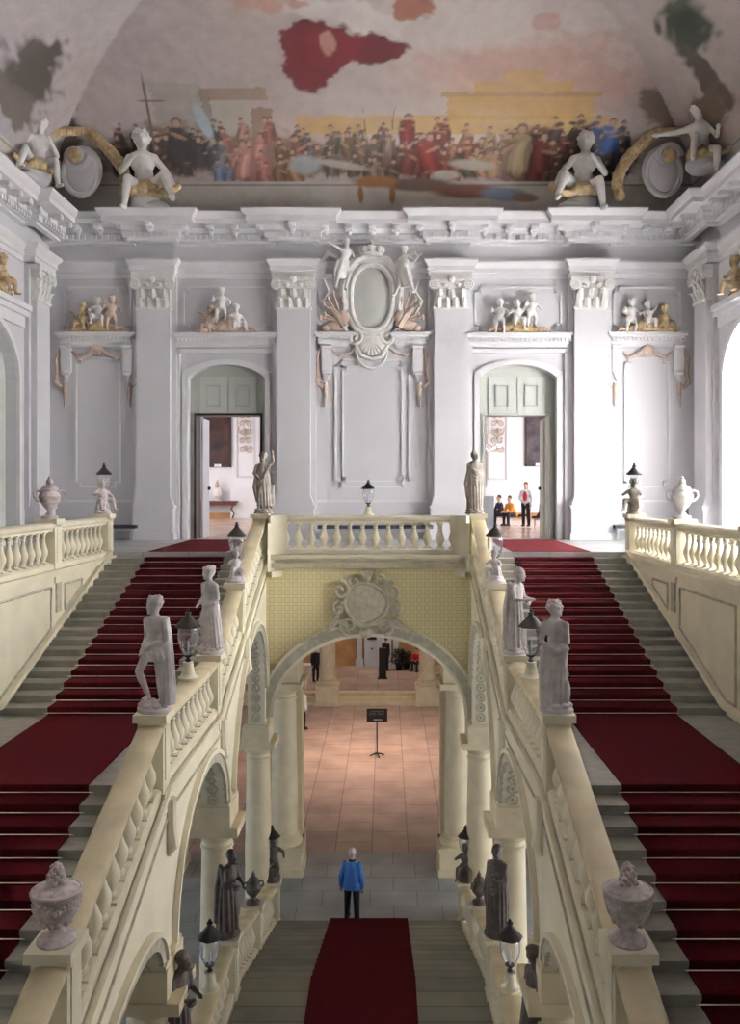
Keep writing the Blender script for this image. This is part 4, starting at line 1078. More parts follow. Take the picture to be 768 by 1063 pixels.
# ---------------------------------------------------------------- putti
def putto_body(mb,pose=0):
    if pose==0: fig(mb,(0,0,.22),(.0,.02,.36),0,[((-.14,-.04,-.1),(.02,-.16,.04)),((.1,-.04,.12),(.02,-.06,.2))],[((-.08,-.28,.04),(-.02,-.04,-.3)),((.08,-.26,.0),(.0,.04,-.3))],hd=1.35,fat=1.15,hair='curly',look=(.3,-1,0),hands=False)
    elif pose==1: fig(mb,(0,0,.22),(-.05,.0,.36),0,[((-.14,-.06,-.1),(.1,-.14,.02)),((.13,-.04,-.14),(-.04,-.16,-.04))],[((-.14,-.24,.05),(.0,-.06,-.28)),((.1,-.24,.08),(.06,-.02,-.3))],hd=1.35,fat=1.15,hair='curly',look=(-.4,-1,-.2),hands=False)
    else: fig(mb,(0,0,.55),(.04,.0,.36),0,[((-.14,-.05,-.05),(.05,-.12,.14)),((.14,-.04,-.1),(.0,-.12,-.14))],[((-.03,-.04,-.26),(0,.06,-.26)),((.07,-.1,-.22),(.0,.1,-.26))],hd=1.35,fat=1.15,hair='curly',look=(.5,-1,0),hands=False)
PUT={}
def putto(label,loc,rz,mt,pose=0,sc=.72):
    t=thing('putto_statue',label,'statue',loc,rz)
    mb=MB().at((0,0,.16 if pose<2 else .1),0,0,0,sc); putto_body(mb,pose)
    drape(mb,[(0,.02,.3,.2,.16,.5),(0,.02,.12,.22,.18,.8),(0,.04,-.12,.26,.2,1)],6,.14)
    remesh(mb,'figure',mt,t,.014,1)
    mb=MB().lathe([(.2,0),(.2,.05),(.17,.07),(.15,.13),(.05,.15)],(0,0,0),12)
    mb.build('rocky_base',mt,t,world=False)
# ---------------------------------------------------------------- lanterns
def lantern_proto(label,loc,foot=True,stem=0):
    t=thing('lantern',label,'lamp',loc)
    z=0
    if foot:
        MB().lathe([(.15,0),(.155,.05),(.12,.07),(.1,.11),(.085,.2),(.075,.26),(.085,.28)],(0,0,0),16).build('stone_foot','cream',t,world=False); z=.28
    MB().lathe([(.03,z),(.05,z+.02),(.02,z+.06),(.075,z+.1+stem),(.08,z+.115+stem)],(0,0,0),12).build('metal_stem','cap',t,world=False); z+=.11+stem
    # glass bulb: thin double wall
    prof=[(.075,z),(.125,z+.1),(.155,z+.22),(.16,z+.3),(.145,z+.4),(.13,z+.43)]
    R=[]
    mb=MB(); mb.lathe(prof+[(r-.006,q) for r,q in prof[::-1]][:-1]+[(.069,z+.006)],(0,0,0),20); mb.build('glass_bulb','glass',t,world=False)
    MB().lathe([(.018,z+.0),(.02,z+.02),(.018,z+.2),(.004,z+.22)],(0,0,0),8).build('candle','candle',t,world=False)
    mb=MB().lathe([(.19,z+.42),(.2,z+.435),(.17,z+.47),(.1,z+.54),(.045,z+.6),(.04,z+.63),(.055,z+.645),(.02,z+.66),(.03,z+.68),(.005,z+.71)],(0,0,0),8)
    mb.build('cap','cap',t,world=False)
    return t
lp=lantern_proto('glass lantern between two statues on the left landing rail',(-2.62,13.25,top(L,13.25)-.06))
copy_tree(lp,(2.62,13.25,top(L,13.25)-.06),0,'glass lantern between two statues on the right landing rail')
copy_tree(lp,(-2.32,13.4,top(LC,13.4)-.08),0,'glass lantern on the low left rail, bottom of the photo')
copy_tree(lp,(2.32,13.4,top(LC,13.4)-.08),0,'glass lantern on the low right rail, bottom of the photo')
cl=copy_tree(lp,(-.02,20.95,GZ+.89),0,'glass lantern in the middle of the central balustrade'); cl.scale=(.88,.88,.8)
l2=lantern_proto('glass lantern above a putto on the upper left flight rail',(-2.62,17.58,top(L,17.5)+.40),False)
copy_tree(l2,(2.62,17.58,top(L,17.5)+.40),0,'glass lantern above a putto on the upper right flight rail')
copy_tree(l2,(-6.42,21.0,GZ+.93+.42),0,'glass lantern over a putto at the end of the left gallery rail')
copy_tree(l2,(6.42,21.0,GZ+.93+.42),0,'glass lantern over a putto at the end of the right gallery rail')
copy_tree(l2,(-2.32,20.8,top(LC,20.8)+.48),0,'glass lantern over the putto at the foot of the left low rail')
copy_tree(l2,(2.32,20.8,top(LC,20.8)+.48),0,'glass lantern over the putto at the foot of the right low rail')
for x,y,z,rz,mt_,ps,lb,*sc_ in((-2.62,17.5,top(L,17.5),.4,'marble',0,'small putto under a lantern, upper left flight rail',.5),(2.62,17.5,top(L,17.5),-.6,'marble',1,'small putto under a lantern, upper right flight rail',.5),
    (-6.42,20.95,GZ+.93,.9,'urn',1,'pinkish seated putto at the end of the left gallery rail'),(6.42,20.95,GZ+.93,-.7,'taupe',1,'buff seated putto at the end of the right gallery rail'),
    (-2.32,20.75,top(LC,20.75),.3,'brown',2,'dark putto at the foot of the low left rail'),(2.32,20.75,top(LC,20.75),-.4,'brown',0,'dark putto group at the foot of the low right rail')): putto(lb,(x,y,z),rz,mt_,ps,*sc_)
# ---------------------------------------------------------------- urns
def urn_carved(label,loc,mt='urn',sc=1,rz=0,style=0):
    t=thing('urn',label,'urn',loc,rz)
    s=sc
    if style==0:    # bowl with busy reliefs and heaped finial
        prof=[(.22,0),(.23,.03),(.2,.07),(.1,.13),(.07,.17),(.1,.2),(.16,.24),(.24,.33),(.27,.45),(.275,.53),(.29,.55),(.29,.59),(.25,.62),(.14,.66),(.05,.68)]
    elif style==1:  # tall lidded vase with handles
        prof=[(.17,0),(.17,.06),(.1,.08),(.05,.15),(.06,.18),(.13,.26),(.2,.38),(.22,.46),(.2,.5),(.14,.54),(.13,.57),(.18,.59),(.17,.62),(.1,.67),(.05,.71)]
    else: prof=[(.14,0),(.14,.05),(.07,.1),(.06,.14),(.14,.24),(.17,.34),(.13,.42),(.1,.45),(.12,.47),(.08,.53),(.03,.56)]
    MB().at((0,0,0),0,0,0,s).lathe(prof,(0,0,0),24).build('bowl',mt,t,world=False)
    mb=MB().at((0,0,0),0,0,0,s)
    if style==0:
        rr=random.Random(3)
        for i in range(26):
            u=i/26; mb.ell((.09*math.cos(i*2.4)*(1-u*.6),.09*math.sin(i*2.4)*(1-u*.6),.68+.2*u),(.04,.04,.04),8,6)
        mb.ell((0,0,.75),(.08,.08,.1)); mb.ell((0,0,.9),.035,8,6)
    elif style==1:
        mb.lathe([(.05,.7),(.07,.74),(.06,.79),(.03,.82),(.035,.84),(.005,.88)],(0,0,0),12)
    else: mb.lathe([(.03,.55),(.05,.59),(.02,.64),(.003,.68)],(0,0,0),10)
    mb.build('finial',mt,t,world=False)
    mb=MB().at((0,0,0),0,0,0,s)
    if style==0:
        for i in range(34): a=i*2*PI/34; mb.ell((.25*math.cos(a),.25*math.sin(a),.48-.05*math.cos(a*5)),(.035,.035,.04),7,5)
        for i in range(12): a=i*2*PI/12; mb.ell((.17*math.cos(a),.17*math.sin(a),.27),(.04,.04,.06),7,5)
        mb.tube([(.28*math.cos(2*PI*j/20),.28*math.sin(2*PI*j/20),.6) for j in range(20)],.022,6,True)
        mb.build('relief_garland',mt,t,world=False)
    elif style==1:
        for s_ in(-1,1):
            h=MB().at((0,0,0),0,0,0,s); h.tube([(s_*x,0,z) for x,z in((.17,.36),(.25,.38),(.3,.46),(.29,.55),(.22,.58),(.15,.54))],.025,7)
            h.build('handle',mt,t,world=False)
    else:
        for s_ in(-1,1): MB().at((0,0,0),0,0,0,s).tube([(s_*x,0,z) for x,z in((.13,.3),(.21,.36),(.2,.44),(.12,.44))],.022,6).build('handle',mt,t,world=False)
    return t
urn_carved('large mottled carved urn on the left rail near the camera',(-2.62,7.95,top(L,7.95)),'urn',.78,0,0)
urn_carved('large mottled carved urn on the right rail near the camera',(2.62,7.95,top(L,7.95)),'urn',.78,1.2,0)
urn_carved('pinkish lidded vase with handles on the left gallery rail',(-6.42,17.6,GZ+.93),'urn',1,.5,1)
urn_carved('pale lidded vase with two handles on the right gallery rail',(6.42,17.6,GZ+.93),'stucco',1,-.2,1)
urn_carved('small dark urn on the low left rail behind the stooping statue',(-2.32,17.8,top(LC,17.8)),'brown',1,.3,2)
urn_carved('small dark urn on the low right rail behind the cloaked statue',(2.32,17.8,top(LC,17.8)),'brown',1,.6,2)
# ---------------------------------------------------------------- stucco groups over doors and panels
def group(label,loc,specs,rz=0,sc=1.0,gilt='gilt'):
    t=thing('stucco_group',label,'relief',loc,rz)
    for i,(x,z,pose,r,m_) in enumerate(specs):
        mb=MB().at((x,-.22,z),r,0,0,.78*sc); putto_body(mb,pose)
        f=remesh(mb,'cherub',m_,t,.022,1)
    mb=MB().at((0,-.12,0))
    rr=random.Random(len(label))
    for i in range(12):
        x=-.75+1.5*i/11; h=.1+.16*math.exp(-(x/.45)**2)
        mb.ell((x,0,h*.7),(.14,.12,h),9,6)
    drape(mb,[(0,0,.05,.5,.16,1),(0.02,0,.3,.3,.13,1),(0.05,0,.5,.18,.1,1)],9,.12)
    remesh(mb,'drapery',gilt,t,.03,1)
    mb=MB()
    for a,b in(((-.7,-.2,.1),(-.95,-.2,.02)),((.6,-.2,.12),(.95,-.2,.03)),((-.5,-.2,.35),(-.8,-.22,.62))): MB().tube([a,((a[0]+b[0])/2,-.22,(a[2]+b[2])/2+.08),b],[.06,.045,.02],6).build('trophy_scroll','rose',t,world=False)
group('gilded stucco cherub group over the far left wall panel',(-8.32,YB,15.1),[(-.35,.12,1,-.5,'gilt'),(.05,.3,0,.2,'stucco'),(.45,.1,2,.3,'rose')])
group('rose and white stucco cherubs above the left doorway',(-DX,YB,15.08),[(-.15,.35,2,.1,'stucco'),(.35,.1,1,.6,'stucco'),(-.45,.05,0,-.6,'rose')],gilt='rose')
group('white stucco cherubs playing above the right doorway',(DX,YB,15.08),[(-.6,.0,2,-.3,'stucco'),(-.05,.25,0,.2,'stucco'),(.35,.2,2,.4,'stucco')])
group('white stucco cherubs with a pole over the far right wall panel',(8.32,YB,15.1),[(-.55,.0,2,.1,'stucco'),(-.02,.2,0,.2,'stucco'),(.5,.05,1,.4,'gilt')])
group('gilded stucco figures over the left side wall window',(-9.8,22.3,15.5),[(-.4,.2,2,.3,'stucco'),(.3,.1,1,0,'gilt')],PI/2,1.2)
group('gilded stucco figures over the right side wall window',(9.8,22.3,15.5),[(-.4,.1,1,.3,'gilt'),(.3,.2,2,0,'stucco')],-PI/2,1.2)
# great oval cartouche
t=thing('oval_cartouche','big white oval stucco cartouche with crown and trophies high on the back wall','relief',(-.02,YB,15.0))
cx,cz=-.02,16.15; y=YB
N=40
ov=lambda a,s,e=1.0:(cx+.60*s*math.copysign(abs(math.cos(a))**.85,math.cos(a)),cz+.93*s*math.copysign(abs(math.sin(a))**.85,math.sin(a)))
mb=MB(); mb.rings([[(ov(2*PI*j/N,s)[0],y-d,ov(2*PI*j/N,s)[1]) for j in range(N)] for s,d in((1,.0),(1,.1),(.6,.17),(.02,.2))]); mb.build('oval_panel','panel',t)
mb=MB().tube([(ov(2*PI*j/N,1.05)[0],y-.16,ov(2*PI*j/N,1.05)[1]) for j in range(N)],.08,8,True)
mb.tube([(ov(2*PI*j/N,1.24)[0],y-.1,ov(2*PI*j/N,1.24)[1]+.03) for j in range(N)],.1,8,True)
mb.build('oval_frame','stucco',t)
mb=MB()
for s_ in(-1,1):
    mb.tube([(cx+s_*a,y-.14,cz+b) for a,b in((.12,1.25),(.45,1.15),(.75,.8),(.88,.3),(.82,-.3),(.95,-.8),(.7,-1.05))],[.09,.12,.1,.09,.12,.1,.05],8)
    scroll(mb,(cx+s_*.5,y-.14,cz-1.2),.25,1.4,s_,.07,PI/2); scroll(mb,(cx+s_*.85,y-.12,cz+.95),.2,1.3,-s_,.06,0)
    mb.tube([(cx+s_*a,y-.12,cz+b) for a,b in((.5,-1.4),(.3,-1.75),(.0,-1.85))],[.05,.07,.05],8)
mb.ell((cx,y-.12,cz-1.35),(.42,.1,.3)); 
for i in range(7): a=-PI/2+(i-3)*.32; mb.tube([(cx,y-.16,cz-1.3),(cx+.38*math.cos(a),y-.2,cz-1.3+.45*math.sin(a))],[.08,.04],7)
mb.tube([(cx+.47*math.cos(a),y-.1,cz-1.55+.58*math.sin(a)) for a in [PI+PI*j/14 for j in range(15)]],.04,6)
mb.build('scrollwork','stucco',t)
mb=MB().lathe([(.3,0),(.32,.08),(.29,.1)],(cx,y-.3,cz+1.2),16,0,.6)
for i in range(5): a=PI*i/4; mb.ell((cx+.3*math.cos(a),y-.3-.15*math.sin(a),cz+1.4),(.1,.07,.12),8,6)
mb.ell((cx,y-.3,cz+1.42),(.2,.12,.15)); mb.ell((cx,y-.3,cz+1.62),.06,8,6); mb.build('crown','stucco',t)
mb=MB().at((cx-.85,y-.3,cz+1.0),.5,0,0,.95); fig(mb,(0,0,0),(.12,0,.45),0,[((-.2,0,.1),(-.2,-.02,.05)),((.12,0,-.2),(.14,0,.05))],[((-.12,-.1,-.38),(-.08,.04,-.38)),((.05,-.1,-.4),(-.1,.05,-.36))],look=(.4,-1,0),hair='curly'); drape(mb,[(0,0,.1,.2,.12,1),(-.05,0,-.2,.25,.12,1),(-.15,0,-.5,.2,.1,1)],6,.16)
o1=remesh(mb,'winged_figure','stucco',t,.025,1,world=True)
mb=MB().at((cx+.95,y-.3,cz+.75),-.5,0,0,.95); fig(mb,(0,0,0),(.05,0,.45),0,[((-.2,0,-.12),(-.2,-.02,.05)),((.16,0,-.1),(.18,0,.12))],[((-.02,-.1,-.38),(-.18,.04,-.3)),((.18,-.1,-.34),(.14,.05,-.3))],look=(-.4,-1,0),hair='curly'); drape(mb,[(0,0,.1,.2,.12,1),(.05,0,-.2,.25,.12,1),(.12,0,-.5,.2,.1,1)],6,.16)
remesh(mb,'winged_figure','stucco',t,.025,1,world=True)
mb=MB()
for s_ in(-1,1):
    for i,(a,ln) in enumerate(((1.9,.9),(2.15,.85),(2.4,.8),(1.65,.7),(2.75,.6),(2.95,.7))):
        aa=a if s_<0 else PI-a
        b=(cx+s_*.85,y-.15,cz-.75); mb.tube([b,(b[0]+ln*math.cos(aa),y-.22,b[2]+ln*math.sin(aa))],[.035,.028],6); mb.ell((b[0]+ln*math.cos(aa),y-.22,b[2]+ln*math.sin(aa)),(.05,.04,.09),7,5)
    mb.ell((cx+s_*1.1,y-.15,cz-.85),(.3,.12,.16)); mb.ell((cx+s_*.85,y-.2,cz-.6),(.18,.12,.22)); mb.ell((cx+s_*1.35,y-.15,cz-.92),(.14,.1,.12))
    mb.tube([(cx+s_*a,y-.2,cz+b) for a,b in((.8,-.9),(1.0,-.55),(1.25,-.3))],[.14,.12,.05],7)
    mb.build('trophy','rose',t); mb=MB()
for s_ in(-1,1):
    mb.tube([(cx+s_*a,y-.1,cz+b) for a,b in((1.45,.6),(1.3,.2),(1.5,-.1),(1.3,-.5))],[.02,.06,.07,.04],6)
    mb.tube([(cx+s_*a,y-.14,cz+b) for a,b in((1.0,1.2),(1.3,1.35),(1.5,1.1))],[.05,.08,.03],6)
    mb.build('banner','stucco',t); mb=MB()
# consoles with garlands flanking the three tall panels
def consoles(label,c,w):
    t=thing('garland_brackets',label,'relief',(c,YB,14.2))
    for s_ in(-1,1):
        x=c+s_*w
        mb=MB().box(x-.15,x+.15,YB-.16,YB,13.9,14.75); mb.tube([(x-.15,YB-.17,14.68),(x+.15,YB-.17,14.68)],.07,8); mb.tube([(x-.12,YB-.13,13.9),(x+.12,YB-.13,13.9)],.07,8)
        mb.prism([(x-.12,13.9),(x+.12,13.9),(x,13.68)],YB-.1,YB); mb.build('console','trim',t)
        mb=MB().tube([(x+s_*a,YB-.07,b) for a,b in((.16,14.68),(.3,14.3),(.26,13.9),(.32,13.6),(.16,13.45),(.0,13.55))],[.05,.07,.07,.08,.07,.04],7)
        mb.tube([(x+s_*a,YB-.07,b) for a,b in((.05,13.6),(.04,13.2),(.06,12.85))],[.07,.06,.02],7); mb.build('side_garland','rose',t)
    if w<1.2:
        mb=MB()
        for s_ in(-1,1): mb.tube([(c+s_*a,YB-.07,b) for a,b in((w-.16,14.55),(w*.6,14.35),(w*.3,14.45),(.1,14.6))],[.04,.07,.07,.05],7)
        mb.ell((c,YB-.08,14.58),(.2,.09,.17)); mb.tube([(c+.13*math.cos(q),YB-.12,14.58+.13*math.sin(q)) for q in [2*PI*j/12 for j in range(12)]],.035,6,True)
        mb.build('swag','rose',t)
    else:
        mb=MB()
        for s_ in(-1,1): MB().tube([(c+s_*a,YB-.07,b) for a,b in((w-.16,14.6),(w*.75,14.42),(w*.5,14.5),(w*.36,14.65))],[.03,.05,.05,.03],7).build('swag','rose',t)
consoles('rose garland and twin brackets at the top of the far left wall panel',-8.32,.93)
consoles('brown garland and twin brackets at the top of the far right wall panel',8.32,.93)
consoles('garlands and twin brackets under the oval cartouche on the centre wall panel',0,1.38)
# ---------------------------------------------------------------- seated stucco figures on the cornice corners
def nude(label,loc,rz,mir=1,pose=0,sc=1.5):
    t=thing('seated_figure',label,'statue',loc,rz)
    mb=MB().at((0,0,.37*sc),0,0,0,sc)
    A=[((-.1*1,-.1,-.24),(.22,-.16,.16)),((.18,.05,-.2),(.12,-.04,-.2))]; G=[((-.06,-.36,.02),(-.05,-.02,-.42)),((.26,-.26,.12),(.16,-.12,-.38))]
    if pose==1: A=[((-.24,.0,-.02),(-.26,-.05,.0)),((.12,-.08,-.24),(.05,-.2,.05))]; G=[((.04,-.3,.22),(-.02,-.1,-.42)),((.2,-.3,-.1),(-.02,.05,-.42))]
    if mir<0:
        fl=lambda q:[tuple((-v[0],v[1],v[2]) for v in p) for p in q[::-1]]
        A=fl(A); G=fl(G)
    fig(mb,(0,0,0),(-.04*mir,-.04,.47),0,A,G,look=(.4*mir,-1,-.2),hair='curly',hd=1.4,fat=1.15)
    remesh(mb,'figure','stucco',t,.028,2)
    mb=MB().at((0,0,.37*sc),0,0,0,sc); drape(mb,[(0,0,.05,.22,.16,.6),(.02*mir,-.06,-.08,.28,.22,1),(0,-.05,-.2,.25,.18,1)],8,.12)
    for i in range(9): mb.ell((.1*mir+.14*mir*i*.45,-.16-.02*i,-.1-.05*i+.006*i*i),.06,7,5)
    remesh(mb,'leaf_girdle','gilt',t,.035,1)
    mb=MB().at((0,.05,0),0,0,0,1.3); mb.ell((0,0,.15),(.35,.25,.25)); mb.ell((.2*mir,0,.05),(.35,.25,.14)); mb.build('stucco_cloud','wall',t,world=False)
nude('white seated stucco figure on the cornice, second from the left, hand at chin',(-6.7,25.6,18.65),0,1,0,1.85)
nude('white seated stucco figure on the cornice at the far left corner',(-9.35,24.2,18.95),.9,-1)
nude('white seated stucco figure on the cornice, right of the middle, above the rightmost pilaster',(6.2,25.6,18.65),.1,-1,0,1.8)
nude('white seated stucco figure with outstretched arm at the far right cornice corner',(9.15,24.0,19.2),-.5,1,1)
for sx,side in((-1,'left'),(1,'right')):
    t=thing('corner_shield',f'pale scrolled stucco shield with gold garland in the {side} ceiling corner','relief',(sx*8.5,25.6,18.7))
    mb=MB(); q=(sx*8.55,25.55,19.75)
    mb.ell(q,(.62,.22,.75)); scroll(mb,(q[0]+sx*.1,q[1]-.2,q[2]+.35),.38,1.4,sx,.12,0); mb.tube([(q[0]+.5*math.cos(a),q[1]-.1,q[2]-.1+.65*math.sin(a)) for a in [2*PI*j/18 for j in range(18)]],.09,7,True)
    mb.build('shield','wall',t)
    mb=MB()
    for i in range(26):
        u=i/25; mb.ell((q[0]-sx*(.2+1.15*math.sin(u*1.9)),q[1]-.1,q[2]+1.15-1.9*u),(rnd(.15,.22),.16,rnd(.15,.2)),7,5)
        mb.ell((q[0]+sx*(-.2+1.0*math.sin(u*1.4)),q[1]-.1-u*.7,q[2]+1.15-.35*u),(rnd(.11,.17),.12,rnd(.11,.16)),7,5)
    mb.build('gold_garland','gilt',t)
    MB().ell((q[0]+sx*.12,q[1]-.3,q[2]+.35),(.22,.12,.24)).build('gold_shell','gilt',t)
# ================================================================ PEOPLE
def person(label,loc,rz,top_m,leg_m,hair_m,sc=1,arms=None,legs=None,pel=(0,0,.93),spine=(0,0,.47),coat=.0,look=(0,-1,0),hair='short',vox=.012,collar=None,inner=None,fat=1.0,group=None):
    t=thing('person',label,'person',loc,rz,group)
    arms=arms or [((-.05,.02,-.29),(.02,-.05,-.25)),((.05,.02,-.29),(-.02,-.05,-.25))]
    legs=legs or [((-.01,-.01,-.43),(0,.02,-.42)),((.02,-.03,-.43),(.01,.04,-.42))]
    kw=dict(pel=pel,spine=spine,arms=arms,legs=legs,look=look)
    mb=MB().at((0,0,0),0,0,0,sc); I=fig(mb,parts='body',fat=.97*fat,**kw); remesh(mb,'body','skin',t,vox*.8,1)
    mb=MB().at((0,0,0),0,0,0,sc); fig(mb,parts='torso',fat=1.12*fat,**kw)
    for s_ in(0,1):
        e=I['el'][s_]; h=I['ha'][s_]; mb.chain([I['sh'][s_],e,e+(h-e)*.92],[.075*fat,.062*fat,.05*fat]); mb.ell(I['sh'][s_],.08*fat)
    if coat: drape(mb,[tuple(I['P']+V((0,0,.3)))+(.18*fat,.14*fat,.2),tuple(I['P'])+(.21*fat,.16*fat,.4),tuple(I['P']-V((0,0,coat)))+(.235*fat,.175*fat,.7)],6,.06)
    remesh(mb,'jacket',top_m,t,vox,2)
    mb=MB().at((0,0,0),0,0,0,sc); mb.ell(I['P']-V((0,0,.02)),(.175*fat,.135*fat,.12))
    for s_ in(0,1): mb.chain([I['hp'][s_],I['kn'][s_],I['kn'][s_]+(I['an'][s_]-I['kn'][s_])*.97],[.102*fat,.078*fat,.062*fat])
    remesh(mb,'trousers',leg_m,t,vox,2)
    mb=MB().at((0,0,0),0,0,0,sc); fig(mb,parts='hair',hair=hair,**kw); remesh(mb,'hair',hair_m,t,vox,1)
    for s_ in(0,1):
        a=I['an'][s_]; mb=MB().at((0,0,0),0,0,0,sc); mb.cap(a+V((0,.03,-.02)),a+V((0,-.13,-.035)),.05,.042); mb.cbox(tuple(a+V((0,-.05,-.06))),(.09,.25,.03)); mb.build('shoe','blackcloth',t,world=False)
    if collar: MB().at((0,0,0),0,0,0,sc).lathe([(.075,0),(.085,.03),(.07,.06)],tuple(I['C']+V((0,0,.03))),12).build('collar',collar,t,world=False)
    if inner: MB().at((0,0,0),0,0,0,sc).ell(tuple(I['P']+V(spine)*.5+V((0,-.1,0))),(.09,.07,.22)).build('shirt',inner,t,world=False)
    return t
Fz=.06
person('person in a bright blue jacket and dark trousers at the foot of the stairs',(-.40,20.72,Fz),PI-.25,'blue','navy','grey_hair',1.0,coat=.14,collar='navy',fat=1.02,arms=[((-.07,.03,-.29),(.0,-.05,-.25)),((.09,.05,-.28),(.02,-.04,-.25))],legs=[((-.02,.02,-.43),(-.02,.02,-.42)),((.04,-.05,-.42),(.04,-.1,-.42))],vox=.01)
person('person in a white shirt standing at the left edge of the hall paving',(-3.15,37.4,Fz),2.0,'whitecloth','navy','dark_hair',1.0,coat=.1,hair='short')
person('person in black standing by the white table in the entrance hall',(-3.2,44.6,.46+Fz),.5,'blackcloth','blackcloth','dark_hair',1.0,vox=.02)
person('person in black beside the far white door',(.42,47.2,.46+Fz),2.5,'blackcloth','blackcloth','dark_hair',1.02,vox=.02)
sitL=[((-.02,-.42,.02),(-.02,.02,-.42)),((.06,-.41,.02),(.04,-.04,-.42))]
sitA=[((-.04,-.1,-.26),(.1,-.22,-.02)),((.04,-.1,-.26),(-.1,-.22,-.02))]
person('person in a red top seated low by the far orange wall',(2.1,47.4,.46),-.4,'redcloth','navy','dark_hair',.95,arms=sitA,legs=sitL,pel=(0,0,.5),spine=(0,-.08,.45),vox=.02)
person('person in an orange top sitting hunched on the hall bench',(5.75,36.3,GZ),-1.0,'orangecloth','navy','dark_hair',1.0,arms=sitA,legs=sitL,pel=(0,0,.5),spine=(0,-.2,.40),vox=.018)
person('person in dark blue sitting behind the one in orange',(5.35,36.8,GZ),-1.2,'navy','navy','dark_hair',1.0,arms=sitA,legs=sitL,pel=(0,0,.5),spine=(0,-.14,.42),vox=.018)
person('person in a red top and white cardigan standing in the white hall doorway view',(6.0,34.6,GZ+Fz),-.5,'whitecloth','blackcloth','dark_hair',1.0,inner='redcloth',hair='long',vox=.015,arms=[((-.1,.0,-.26),(.14,-.14,-.1)),((.08,.0,-.28),(-.02,-.08,-.23))])
person('person in black half hidden by the right door leaf',(6.55,34.2,GZ),.8,'blackcloth','navy','dark_hair',1.0,arms=sitA,legs=sitL,pel=(0,0,.5),spine=(0,-.1,.44),vox=.018)
# ================================================================ FURNITURE AND SMALL THINGS
def bench(name,label,loc,w,rz=0,d=.5,top_m='seat'):
    t=thing(name,label,'bench',loc,rz)
    MB().box(-w/2,w/2,-d/2,d/2,.36,.46).build('seat',top_m,t,world=False)
    MB().box(-w/2+.04,w/2-.04,-d/2+.04,d/2-.04,.30,.36).build('frame','metal',t,world=False)
    n=max(2,int(w/1.2)+1)
    for i in range(n):
        for y in(-d/2+.07,d/2-.07):
            x=-w/2+.1+(w-.2)*i/(n-1); MB().box(x-.025,x+.025,y-.025,y+.025,0,.32).build('leg','metal',t,world=False)
bench('bench','long black bench against the centre wall behind the balustrade',(.1,25.7,GZ),3.4)
bench('bench','black bench seat beside the far left pilaster',(-7.55,25.9,GZ),1.1)
bench('bench','grey bench seat below the far right panel',(7.75,25.9,GZ),1.1)
bench('bench','low bench under two seated visitors in the white hall',(5.55,36.6,GZ),1.6,-.2)
bench('bench','low bench under the visitor at the right door leaf',(6.6,34.3,GZ),.7,.8)
bench('bench','low bench under the visitor in red by the orange wall',(2.1,47.45,.46),.7,-.4)
# information board behind the right statue
t=thing('display_board','grey free-standing display board by the right doorway','board',(3.0,22.6,GZ))
MB().box(2.72,3.22,22.58,22.62,GZ+.5,GZ+1.35).build('panel','grille',t)
MB().box(2.95,2.99,22.62,22.66,GZ,GZ+1.0).build('post','black',t); MB().cbox((2.97,22.6,GZ+.02),(.4,.4,.04)).build('foot','black',t)
# black sign on stand
sx_,sy_=.07,33.7
t=thing('sign_stand','black sign on a thin pole standing on the rose paving','sign',(sx_,sy_,0))
MB().box(sx_-.4,sx_+.4,sy_-.03,sy_+.0,1.33,1.84).build('sign_panel','black',t)
mb=MB()
for z,x0,x1,h in((1.745,-.27,.27,.035),(1.68,-.3,-.06,.03),(1.68,.02,.28,.03),(1.62,-.3,-.02,.03),(1.62,.05,.26,.03)):
    x=x0
    while x<x1: 
        w=rnd(.02,.04); mb.box(sx_+x,sx_+x+w,sy_-.035,sy_-.03,z-h/2,z+h/2); x+=w+.012
    mb.build('lettering_line','lettering',t); mb=MB()
mb=MB(); x=-.13
while x<.18: mb.box(sx_+x,sx_+x+.03,sy_-.035,sy_-.03,1.40,1.435); x+=.036
mb.build('lettering','letteringw',t)
MB().tube([(sx_,sy_+.02,.06),(sx_,sy_+.02,1.6)],.025,8).build('pole','black',t)
mb=MB()
for a in range(4): mb.tube([(sx_,sy_+.02,.1),(sx_+.16*math.cos(a*PI/2+.3),sy_+.02+.16*math.sin(a*PI/2+.3),.07),(sx_+.3*math.cos(a*PI/2+.3),sy_+.02+.3*math.sin(a*PI/2+.3),.02)],[.03,.025,.02],6)
mb.build('foot','black',t)
# black stele
t=thing('information_pillar','tall plain black pillar on the raised far floor','sign',(.25,45.4,.46))
MB().box(.05,.44,45.25,45.5,.46,2.05).build('panel','black',t); MB().box(-.02,.5,45.15,45.6,.46,.5).build('foot','black',t)
# white table
t=thing('table','small white table beside the person in black in the far hall','table',(-4.0,45.6,.46))
MB().box(-4.5,-3.5,45.2,45.9,1.1,1.16).build('tabletop','white',t)
for x in(-4.42,-3.58):
    for y in(45.27,45.83): MB().box(x-.03,x+.03,y-.03,y+.03,.46,1.1).build('leg','white',t)
